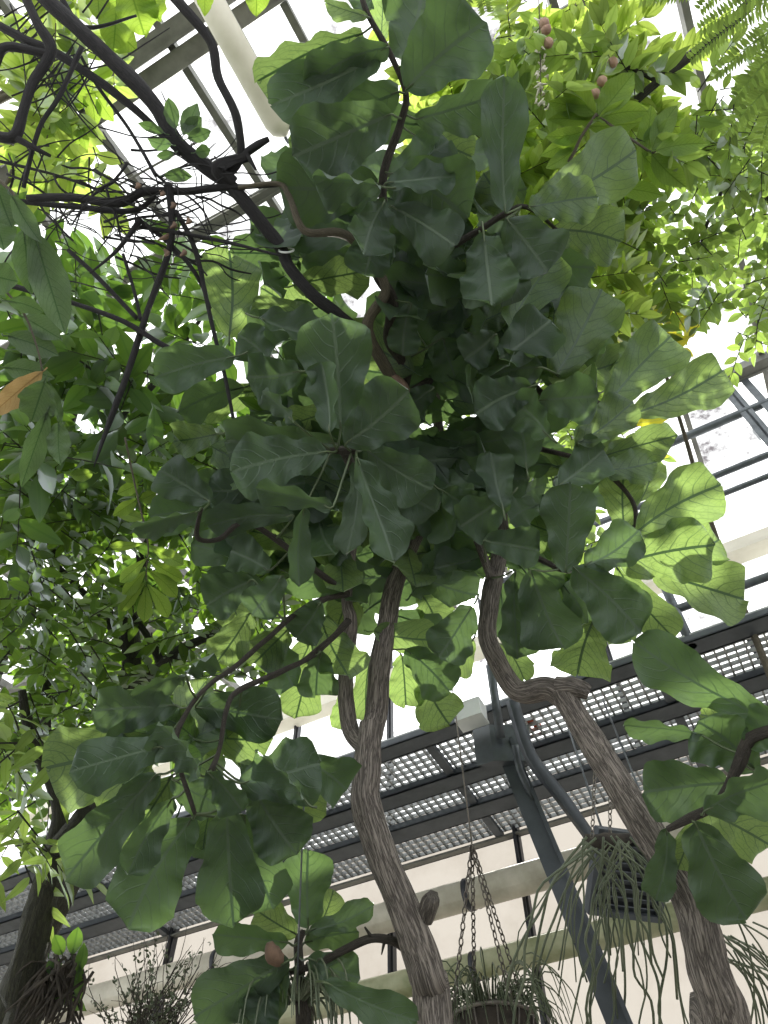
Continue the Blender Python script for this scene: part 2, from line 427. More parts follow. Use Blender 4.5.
# far glass wall, mullions, eave
NW = 5.3
mb = MB(); quad(mb, Wp(NW, -6, -1.6), Wp(NW, 9, -1.6), Wp(NW, 9, 3.9), Wp(NW, -6, 3.9))
wall = tag(mb.build('wall_back', M['wall_glass']), kind='structure')
mb = MB(); quad(mb, Wp(NW, -6, 3.9), Wp(NW, 9, 3.9), Wp(NW, 9, roofh(NW)), Wp(NW, -6, roofh(NW)))
mb.build('upper_glass', M['roof_glass'], wall)
for k in range(-5, 8):
    u = 1.68+1.09*k
    m_ = MB(); m_.wbox(NW-.07, NW-.01, u-.022, u+.022, -1.6, 6.1); m_.wbox(NW-.1, NW-.07, u-.008, u+.008, -1.6, 6.1)
    m_.build('mullion', M['dark'], wall)
eave = MB(); eave.wbox(NW-.2, NW-.06, -6, 9, 5.28, 5.46); eave.wbox(NW-.26, NW-.2, -6, 9, 5.26, 5.3)
tag(eave.build('trim_1', M['cream']), kind='structure')
rail = MB(); rail.wbox(NW-.12, NW-.07, -6, 9, 4.48, 4.6)
rail.build('transom', M['cream'], wall)

# unseen low walls added behind and beside the viewer to dim side light
for nm, (n0, n1, u0_, u1_, h1) in (('dimming_wall_front', (-4.15, -4, -6.3, 9.3, .6)), ('dimming_wall_right', (-4, 5.3, -6.3, -6.15, .6)), ('dimming_wall_left', (-4, 5.3, 9.15, 9.3, .6))):
    mb = MB(); mb.wbox(n0, n1, u0_, u1_, -1.6, h1); tag(mb.build(nm, M['dimming_wall']), kind='structure')

# ------------------------------------------------------------------ walkway
WKN0, WKN1, WKH = 3.85, 5.14, 3.4
wk = thing('walkway', Wp(4.5, 1, WKH), 'grey steel walkway of three beams with mesh grating running along the glass wall', 'walkway')
U0, U1 = -5.5, 8.5
def nh(px, py, h=WKH):
    r = ray(px, py); t = h/r.z; return r.dot(NN)*t
edges = [(747, 770), (797, 820), (833, 856)]
for (a, b) in edges:
    nb, na = nh(386, a), nh(386, b)
    if na > nb: na, nb = nb, na
    nb = na+(nb-na)*.64
    m_ = MB(); m_.wbox(na, nb, U0, U1, WKH, WKH+.012); m_.wbox(na, na+.012, U0, U1, WKH, WKH+.05); m_.wbox(nb-.012, nb, U0, U1, WKH, WKH+.05)
    m_.build('beam', M['steel'], wk)
m_ = MB(); n_ = nh(386, 874); m_.wbox(n_-.03, n_+.03, U0, U1, WKH, WKH+.012); m_.wbox(n_+.02, n_+.03, U0, U1, WKH, WKH+.05)
m_.build('edge_angle', M['frame'], wk)
gt = MB(); nA, nB = nh(386, 750), nh(386, 874)
n_ = nA
while n_ < nB:
    gt.wbox(n_-.004, n_+.004, U0, U1, WKH+.055, WKH+.085); n_ += .062
u = U0
while u < U1:
    gt.wbox(nA, nB, u-.006, u+.006, WKH+.055, WKH+.085); u += .062
g_ = gt.build('grating', M['grate'], wk)
# cross bearers
for k in range(-3, 6):
    u = .2+1.6*k; m_ = MB(); m_.wbox(nA, nB, u-.03, u+.03, WKH+.012, WKH+.05); m_.build('cross_bearer', M['steel'], wk)
NG = nA+.02
def gl(px, py): return uh(px, py, NG)
for (px, py, r_) in ((725, 592, .028), (740, 466, .026), (748, 484, .022), (716, 424, .035), (745, 366, .05)):
    u_, h_ = gl(px, py); m_ = MB(); m_.tube([Wp(NG, gl(560, 560)[0] if py > 500 else gl(470, 480)[0], h_), Wp(NG, -5, h_)], [r_, r_], 8, sub=1)
    m_.build('handrail', M['steel2'], wk)
for (px, py, top) in ((690, 642, 600),):
    u_, h_ = gl(px, py); m_ = MB(); m_.tube([Wp(NG, u_, WKH), Wp(NG, u_, WKH+1.3)], [.03, .03], 10, sub=1); m_.build('handrail_post', M['steel2'], wk)
for (px, py) in ((748, 418), (765, 405), (727, 386)):
    u_, h_ = gl(px, py)
    m_ = MB(); m_.bar(Wp(NG, u_, WKH+.15), Wp(NG, u_, 6.03), .06, .05, NN); m_.build('handrail_post', M['steel2'], wk)

# pipes along the wall
def pipe(name, px, py, nn, rr, m, label):
    u_, h_ = uh(px, py, nn)
    t = thing(name, Wp(nn, 0, h_), label, 'pipe', 'heating pipes along the glass wall')
    m_ = MB(); m_.tube([Wp(nn, -5.9, h_), Wp(nn, 8.9, h_)], [rr, rr], 24, sub=1); m_.build('pipe_run', m, t)
    for k in range(-4, 7):
        uu = 1.68+1.09*2*k+.35
        if -6 < uu < 9:
            m2 = MB(); m2.tube([Wp(nn, uu-.02, h_), Wp(nn, uu+.02, h_)], [rr*1.06, rr*1.06], 24, sub=1); m2.wbox(nn, NW-.05, uu-.012, uu+.012, h_-.012, h_+.012)
            m2.build('clamp', M['dark'], t)
pipe('heating_pipe', 363, 924, 5.05, .105, M['pipe1'], 'thick pale cream heating pipe just below the walkway, upper of the two')
pipe('heating_pipe', 468, 968, 5.05, .085, M['pipe2'], 'algae-stained green grey heating pipe, lower of the two')

# pale tubular fitting under the roof, upper left
na, ua = roof_un(200, -45); nb, ub = roof_un(276, 125)
ub = ua = (ua+ub)/2
na, _ = na, 0
t = thing('tubular_light', Wp(nb, ub, 5.2), 'long pale tubular fitting with rounded end fixed under the roof glass', 'light fitting')
tdir = (P(276, 120, 4.35)-P(196, -10, 4.1)); 
a, b = P(190, -35, 4.05), P(277, 122, 4.35)
m_ = MB(); m_.tube([a, a.lerp(b, .5), b, b+(b-a).normalized()*.05, b+(b-a).normalized()*.085], [.075, .075, .075, .06, .02], 20, sub=1); m_.build('tube_cover', M['cream'], t)
sdv = Vector((1, .3, 0)).normalized()
m_ = MB(); m_.bar(a+sdv*.085, b+sdv*.085+(b-a).normalized()*.12, .03, .05); m_.build('mounting_rail', M['frame'], t)
m_ = MB(); m_.tube([b+Vector((0, 0, .12)), b+(b-a).normalized()*.12, b+sdv*.12], [.01, .01, .01], 6); m_.build('bracket', M['steel2'], t)
t.location = b
for ch in t.children: ch.matrix_parent_inverse = Matrix.Translation(-Vector(t.location))

# slanted support and strap
t = thing('steel_support', P(622, 1024, 3.5), 'slanted grey steel channel post leaning up to the walkway', 'support post')
m_ = MB(); a, b = P(503, 742, 4.25), P(640, 1075, 3.2)
m_.bar(a, b, .105, .05, (CAM-a).normalized()); m_.bar(a+Vector((.05, 0, 0)), b+Vector((.05, 0, 0)), .02, .12, (CAM-a).normalized()); m_.build('post', M['steel'], t)
m_ = MB(); p = P(503, 745, 4.22); m_.box(p, Vector((1, 0, 0)), UU, Vector((0, 0, 1)), .11, .05, .12); m_.build('bracket_plate', M['steel'], t)
m_ = MB(); m_.tube([P(490, 665, 4.35), P(501, 738, 4.2)], [.025, .025], 10, sub=1); m_.build('upright', M['steel2'], t)
m_ = MB(); m_.tube([P(512, 700, 4.1), P(530, 755, 4.0), P(560, 795, 3.95), P(596, 845, 3.9)], [.035, .035, .035, .03], 6); m_.build('brace', M['steel'], t)
m_ = MB(); m_.tube([P(515, 745, 4.1), P(520, 770, 4.05), P(534, 800, 4.0)], [.018, .018, .018], 6); m_.build('strap', M['steel2'], t)
t = thing('junction_box', P(473, 713, 4.3), 'small white box on the walkway edge beside the steel support', 'box')
m_ = MB(); m_.box(P(471, 713, 4.3), UU, NN, Vector((0, 0, 1)), .075, .05, .055); m_.build('housing', M['white_box'], t)
m_ = MB(); m_.box(P(471, 713, 4.3)+Vector((0, 0, -.06)), UU, NN, Vector((0, 0, 1)), .08, .055, .008); m_.build('lid', M['white_box'], t)
for (cc, x, y) in (('I', 140, 580), ('I', 158, 568), ('I', 172, 575), ('I', 150, 590)):
    pass
for (x, y) in ((135, 578), (160, 565), (150, 590), (178, 578)):
    q = Q('I', x, y); r = ray(*q); p = CAM+r*((WKH+.10)/r.z); m_ = MB(); m_.box(Vector(), NN, UU, Vector((0, 0, 1)), .035, .026, .01)
    o = m_.build('plastic_tag', M['orange']); o.location = p
    tag(o, 'one of four orange red plastic tags lying on the walkway grating', 'tag', 'orange tags on the walkway grating')

# louvred heater box
t = thing('louvre_unit', P(630, 875, 4.0), 'dark slatted louvre unit hanging under the walkway behind the right trunk', 'vent')
c0 = P(628, 874, 4.0); fx = Vector((.97, .22, 0)).normalized(); fy = Vector((-.22, .97, 0)).normalized(); fz = Vector((0, 0, 1))
yv = (fy*.75 + fz*-.66).normalized(); zv = fx.cross(yv)
m_ = MB()
for q in (-1, 1):
    m_.box(c0+fx*(q*.19), fx, yv, zv, .014, .21, .03); m_.box(c0+yv*(q*.20), fx, yv, zv, .2, .014, .03)
m_.build('frame', M['steel'], t)
for k in range(9):
    s_ = MB(); yy = (yv*.8+zv*.6).normalized(); s_.box(c0+yv*(-.17+k*.0425), fx, yy, fx.cross(yy), .18, .014, .003); s_.build('slat', M['steel'], t)
m_ = MB(); m_.box(c0-zv*0+ (c0-CAM).normalized()*.06, fx, yv, zv, .19, .2, .01); m_.build('back_plate', M['dark'], t)
for q in (-1, 1):
    m_ = MB(); m_.tube([c0+fx*(.16*q)-yv*.18, Vector((c0.x+fx.x*.16*q, c0.y+fx.y*.16*q-.0, 1.6+WKH))], [.006, .006], 6, sub=1); m_.build('hanger', M['steel2'], t)

# ------------------------------------------------------------------ hanging basket and chains
def chain(mb, a, b, step=.032, r=.0035):
    n = max(2, int((b-a).length/step)); d = (b-a).normalized(); x = d.orthogonal().normalized(); y = d.cross(x)
    for k in range(n):
        c = a.lerp(b, (k+.5)/n); s_ = x if k % 2 else y
        pts = []
        for q in range(9):
            an = q*2*pi/8; pts.append(c+d*(cos(an)*step*.62)+s_*(sin(an)*step*.3))
        mb.tube(pts, [r]*9, 4, sub=1, cap=False)
DB = 3.3
top = P(472, 845, DB); 
bc = P(494, 1030, DB)
t = thing('hanging_basket', bc, 'dark hanging basket on four chains below the walkway left of the steel support', 'hanging basket')
m_ = MB(); ringr = .19
rim = bc + Vector((0, 0, .03))
m_.tube([rim+Vector((cos(a*pi/12)*ringr, sin(a*pi/12)*ringr, 0)) for a in range(25)], [.008]*25, 6, sub=1, cap=False)
for a in range(12):
    an = a*pi/6
    m_.tube([rim+Vector((cos(an), sin(an), 0))*(ringr*q)+Vector((0, 0, z)) for q, z in ((1, 0), (.9, -.08), (.6, -.15), (.1, -.18))], [.004]*4, 4, sub=2, cap=False)
m_.build('wire_frame', M['chain'], t)
m_ = MB(); vs = []; prof = [(.02, -.175), (.5, -.15), (.82, -.09), (.95, -.01), (.8, .03), (.4, .05), (.01, .06)]
for (q, z) in prof:
    for a in range(20):
        an = a*pi/10; rr = ringr*q*(1+.06*noise.noise(Vector((cos(an)*3, sin(an)*3, z*20)))); vs.append(rim+Vector((cos(an)*rr, sin(an)*rr, z)))
fs = [(j*20+i, j*20+(i+1) % 20, (j+1)*20+(i+1) % 20, (j+1)*20+i) for j in range(6) for i in range(20)]
m_.add(vs, fs, [(0, 0)]*len(vs)); m_.build('moss_liner', M['rootfibre'], t)
for an in (20, 110, 200, 290):
    m_ = MB(); e = rim+Vector((cos(radians(an))*ringr, sin(radians(an))*ringr, 0)); chain(m_, top, e); m_.build('chain', M['chain'], t)
m_ = MB(); m_.tube([top, Vector((top.x, top.y+.25, 1.6+WKH))], [.004, .004], 5, sub=1); m_.build('hook_wire', M['chain'], t)
def tuft(name, c, n, L, r, label, cat, m, spread=1., down=.9, rad=.004, seed=1):
    rr = random.Random(seed); mb = MB()
    for k in range(n):
        a = rr.uniform(0, 2*pi); l = L*rr.uniform(.5, 1.2); o = c+Vector((cos(a), sin(a), 0))*(r*rr.random())
        d = Vector((cos(a)*spread, sin(a)*spread, rr.uniform(.3, 1.3)))*l*.4
        p1 = o+d; p2 = p1+Vector((cos(a)*spread*l*.35, sin(a)*spread*l*.35, -down*l*.25)); p3 = p2+Vector((cos(a+.6)*l*.1, sin(a+.6)*l*.1, -down*l*.5))
        mb.tube([o, p1, p2, p3], [rad, rad, rad*.8, rad*.4], 4, sub=3, cap=False)
    o = mb.build(name, m); o.data.transform(Matrix.Translation(-c)); o.location = c
    tag(o, label, cat); return o
tuft('spider_plant', rim+Vector((0, 0, .03)), 170, .3, .15, 'thin arching grassy plant filling the hanging basket on chains', 'plant', M['grassy'], .9, .9, .0035, 3)

# ------------------------------------------------------------------ fig trees
fig_stems = {}
def stem_part(name, pts, rads, m, parent, key, seg=12, rough=.12, sub=6, flute=0., seed=0, register=True):
    """pts: list of (crop, x, y, depth) or Vectors"""
    pp = [p if isinstance(p, Vector) else P(*Q(p[0], p[1], p[2]), p[3]) for p in pts]
    mb = MB(); sp = mb.tube(pp, rads, seg, rough, sub, seed=seed, flute=flute)
    o = mb.build(name, m, parent)
    if register: fig_stems.setdefault(key, []).extend(sp)
    return o
def ground(p): return Vector((p.x+.05, p.y+.15, 0))

FA = thing('fiddle_leaf_fig', ground(P(437, 1024, 2.45)), 'tall fiddle-leaf fig with forked grey trunk rising in the centre of the greenhouse', 'fig tree')
FB = thing('fiddle_leaf_fig', ground(P(722, 1024, 2.45)), 'fiddle-leaf fig with thick rough leaning trunk on the right, knotted where it bends', 'fig tree')
FC = thing('fiddle_leaf_fig', ground(P(860, 860, 2.3)), 'fiddle-leaf fig reaching in from the right edge with pale and torn leaves', 'fig tree')
FD = thing('fiddle_leaf_fig', ground(P(300, 1060, 2.5)), 'young fiddle-leaf fig with upright leaves at the foot of the forked trunk', 'fig tree')

g0 = P(440, 1060, 2.4)
stem_part('trunk', [FA.location.copy(), g0.lerp(FA.location, .4), ('K', 520, 768, 2.45), ('K', 505, 640, 2.5), ('K', 450, 490, 2.58), ('K', 395, 350, 2.68), ('K', 350, 210, 2.8), ('K', 350, 130, 2.86), ('K', 362, 0, 2.98)],
          [.085, .075, .063, .060, .053, .052, .055, .050, .045], M['fig_bark'], FA, 'A', 20, .14, 10, .12, 1)
stem_part('trunk_fork', [('K', 362, 30, 2.96), ('H', 375, 540, 3.05), ('H', 385, 420, 3.12), ('H', 400, 330, 3.2), ('H', 420, 220, 3.3), ('H', 470, 100, 3.4), ('E', 620, 560, 3.5), ('E', 610, 430, 3.6), ('E', 600, 300, 3.65)],
          [.044, .043, .042, .042, .040, .036, .03, .024, .015], M['fig_bark'], FA, 'A', 16, .12, 8, .1, 2)
stem_part('trunk_fork', [('K', 345, 60, 2.93), ('H', 310, 590, 3.0), ('H', 295, 500, 3.05), ('H', 300, 400, 3.1), ('H', 310, 310, 3.15), ('H', 300, 240, 3.2), ('E', 400, 590, 3.2), ('E', 360, 480, 3.1)],
          [.036, .034, .032, .030, .027, .022, .018, .014], M['fig_bark'], FA, 'A', 14, .14, 8, .1, 3)
m_ = MB(); m_.tube([P(*Q('K', 500, 500), 2.56), P(*Q('K', 515, 455), 2.54), P(*Q('K', 520, 440), 2.53)], [.028, .03, .022], 12, .2, 4); m_.build('branch_stub', M['fig_bark'], FA)
# upper stems of A
U1_ = [('E', 600, 300, 3.55), ('E', 520, 350, 3.4), ('E', 525, 270, 3.35), ('E', 485, 200, 3.25), ('E', 490, 100, 3.15), ('E', 450, 20, 3.1), ('B', 390, 560, 3.05), ('B', 395, 440, 3.0), ('B', 435, 320, 2.95), ('B', 450, 240, 2.9), ('B', 410, 140, 2.85), ('B', 350, 30, 2.8), ('B', 330, -40, 2.8)]
stem_part('branch', U1_, [.022, .028, .03, .026, .024, .02, .018, .017, .014, .012, .011, .010, .008], M['twig'], FA, 'A', 9, .25, 6, 0, 4)
stem_part('branch', [('E', 520, 350, 3.35), ('E', 430, 180, 3.15), ('B', 400, 740, 3.1), ('B', 330, 630, 3.05), ('B', 280, 595, 3.0), ('B', 190, 590, 2.95), ('B', 150, 500, 2.95), ('B', 120, 470, 2.95), ('A', 610, 480, 2.95)], [.026, .024, .02, .019, .018, .014, .012, .010, .007], M['twigtan'], FA, 'A', 9, .22, 6, 0, 5)
stem_part('branch', [('B', 395, 540, 3.05), ('B', 520, 640, 3.2), ('B', 620, 600, 3.15), ('B', 700, 550, 3.1), ('C', 150, 530, 3.05), ('C', 230, 590, 3.05)], [.014, .014, .013, .012, .010, .006], M['twig'], FA, 'A', 8, .25, 5, 0, 6)
stem_part('branch', [('E', 400, 590, 3.2), ('E', 380, 500, 2.9), ('E', 330, 488, 2.75), ('E', 400, 490, 2.7)], [.016, .014, .012, .012], M['twig'], FA, 'A', 8, .25, 5, 0, 7)
stem_part('branch', [('H', 305, 310, 3.1), ('H', 215, 395, 2.9), ('H', 120, 445, 2.75), ('H', 20, 490, 2.6), ('H', -10, 540, 2.5), ('G', 560, 640, 2.45), ('J', 540, 120, 2.35)], [.014, .011, .010, .009, .008, .008, .008], M['twig'], FA, 'A', 8, .55, 7, 0, 8)
stem_part('branch', [('H', 300, 240, 3.15), ('H', 200, 270, 2.95), ('H', 100, 350, 2.8), ('H', 20, 420, 2.7), ('G', 540, 470, 2.55), ('G', 480, 540, 2.45), ('J', 450, 60, 2.35), ('J', 500, 230, 2.3)], [.013, .011, .009, .009, .009, .008, .008, .006], M['twig'], FA, 'A', 8, .55, 7, 0, 9)
stem_part('branch', [('H', 300, 240, 3.15), ('H', 220, 180, 3.0), ('D', 640, 700, 2.95), ('D', 560, 740, 2.9), ('D', 505, 735, 2.85), ('D', 515, 660, 2.8)], [.014, .013, .011, .010, .009, .007], M['twig'], FA, 'A', 8, .3, 5, 0, 10)
# trunk B
stem_part('trunk', [FB.location.copy(), P(735, 1100, 2.4), ('L', 665, 768, 2.45), ('L', 610, 600, 2.5), ('L', 570, 450, 2.58), ('L', 490, 320, 2.66), ('L', 400, 180, 2.75), ('L', 320, 50, 2.85), ('I', 280, 560, 2.92), ('I', 235, 485, 2.98)],
          [.09, .085, .070, .066, .062, .058, .055, .052, .050, .050], M['fig_bark'], FB, 'B', 20, .14, 10, .12, 11)
stem_part('trunk_fork', [('I', 240, 500, 2.98), ('I', 200, 480, 3.0), ('I', 130, 490, 3.05), ('I', 85, 430, 3.1), ('I', 50, 350, 3.15), ('I', 55, 260, 3.2), ('I', 75, 160, 3.3), ('I', 90, 90, 3.4), ('F', 90, 650, 3.45), ('F', 130, 500, 3.5), ('F', 200, 380, 3.4)],
          [.05, .046, .042, .040, .038, .037, .034, .028, .02, .016, .012], M['fig_bark'], FB, 'B', 16, .16, 8, .12, 12)
m_ = MB(); m_.tube([P(*Q('I', 230, 480), 2.98), P(*Q('I', 270, 480), 2.95), P(*Q('I', 310, 495), 2.93)], [.045, .04, .025], 12, .3, 4); m_.build('branch_stub', M['fig_bark'], FB)
m_ = MB(); m_.tube([P(*Q('L', 590, 450), 2.56), P(*Q('L', 630, 465), 2.52), P(*Q('L', 655, 480), 2.5)], [.05, .042, .028], 12, .3, 4, seed=2); m_.build('branch_stub', M['fig_bark'], FB)
stem_part('branch', [('I', 60, 200, 3.2), ('I', 20, 90, 3.3), ('I', 10, 40, 3.35)], [.02, .018, .015], M['fig_bark'], FB, 'B', 8, .25, 5, 0, 13)
stem_part('branch', [('I', 90, 110, 3.35), ('I', 180, 150, 3.2), ('I', 250, 180, 3.1), ('I', 330, 165, 3.05), ('I', 390, 160, 3.0)], [.014, .013, .012, .010, .008], M['twig'], FB, 'B', 8, .25, 5, 0, 14)
stem_part('branch', [('F', 130, 500, 3.5), ('F', 230, 520, 3.3), ('F', 340, 560, 3.2), ('F', 420, 640, 3.15), ('F', 430, 710, 3.1)], [.014, .012, .012, .010, .008], M['twig'], FB, 'B', 8, .25, 5, 0, 15)
stem_part('branch', [('F', 200, 380, 3.4), ('F', 240, 320, 3.3), ('F', 330, 390, 3.2), ('F', 400, 400, 3.15)], [.012, .012, .010, .008], M['twig'], FB, 'B', 8, .25, 5, 0, 16)
stem_part('branch', [('F', 200, 380, 3.4), ('F', 130, 300, 3.4), ('F', 70, 240, 3.3)], [.012, .012, .008], M['twig'], FB, 'B', 8, .25, 5, 0, 17)
# C
stem_part('branch', [P(900, 900, 2.3), ('L', 900, 60, 2.35), ('L', 740, 30, 2.4), ('L', 690, 110, 2.4), ('L', 640, 200, 2.4), ('L', 570, 240, 2.4), ('L', 510, 270, 2.42)], [.03, .022, .018, .017, .015, .013, .008], M['twig'], FC, 'C', 9, .35, 6, 0, 18)
stem_part('trunk', [FC.location.copy(), P(900, 900, 2.3), ('I', 900, 600, 2.5)], [.06, .035, .02], M['fig_bark'], FC, 'C', 12, .15, 6, 0, 19)
# D young fig
stem_part('trunk', [FD.location.copy(), P(303, 1080, 2.5), ('K', 185, 768, 2.5), ('K', 180, 640, 2.55), ('K', 175, 560, 2.58), ('K', 190, 530, 2.6)], [.03, .026, .022, .018, .014, .01], M['twig'], FD, 'D', 10, .2, 6, 0, 20)
stem_part('branch', [('K', 460, 580, 2.58), ('K', 420, 555, 2.57), ('K', 360, 550, 2.56), ('K', 290, 580, 2.54), ('K', 210, 620, 2.52), ('K', 130, 640, 2.5)], [.02, .015, .014, .013, .012, .008], M['twig'], FA, 'A', 8, .3, 6, 0, 21)
m_ = MB(); m_.tube([P(*Q('K', 365, 550), 2.56), P(*Q('K', 345, 520), 2.55)], [.008, .003], 6); m_.tube([P(*Q('K', 395, 558), 2.56), P(*Q('K', 388, 590), 2.56)], [.006, .002], 6); m_.build('thorn', M['twig'], FA)
m_ = MB(); m_.tube([P(*Q('J', 690, 560), 2.42), P(*Q('J', 700, 590), 2.42), P(*Q('J', 735, 620), 2.46)], [.012, .028, .01], 8, .3, 4); m_.build('dry_sheath', M['husk'], FD)
m_ = MB(); m_.tube([P(*Q('E', 498, 300), 3.2), P(*Q('E', 515, 335), 3.18), P(*Q('E', 512, 385), 3.2)], [.02, .03, .012], 9, .4, 4); m_.build('dry_sheath', M['husk'], FA)

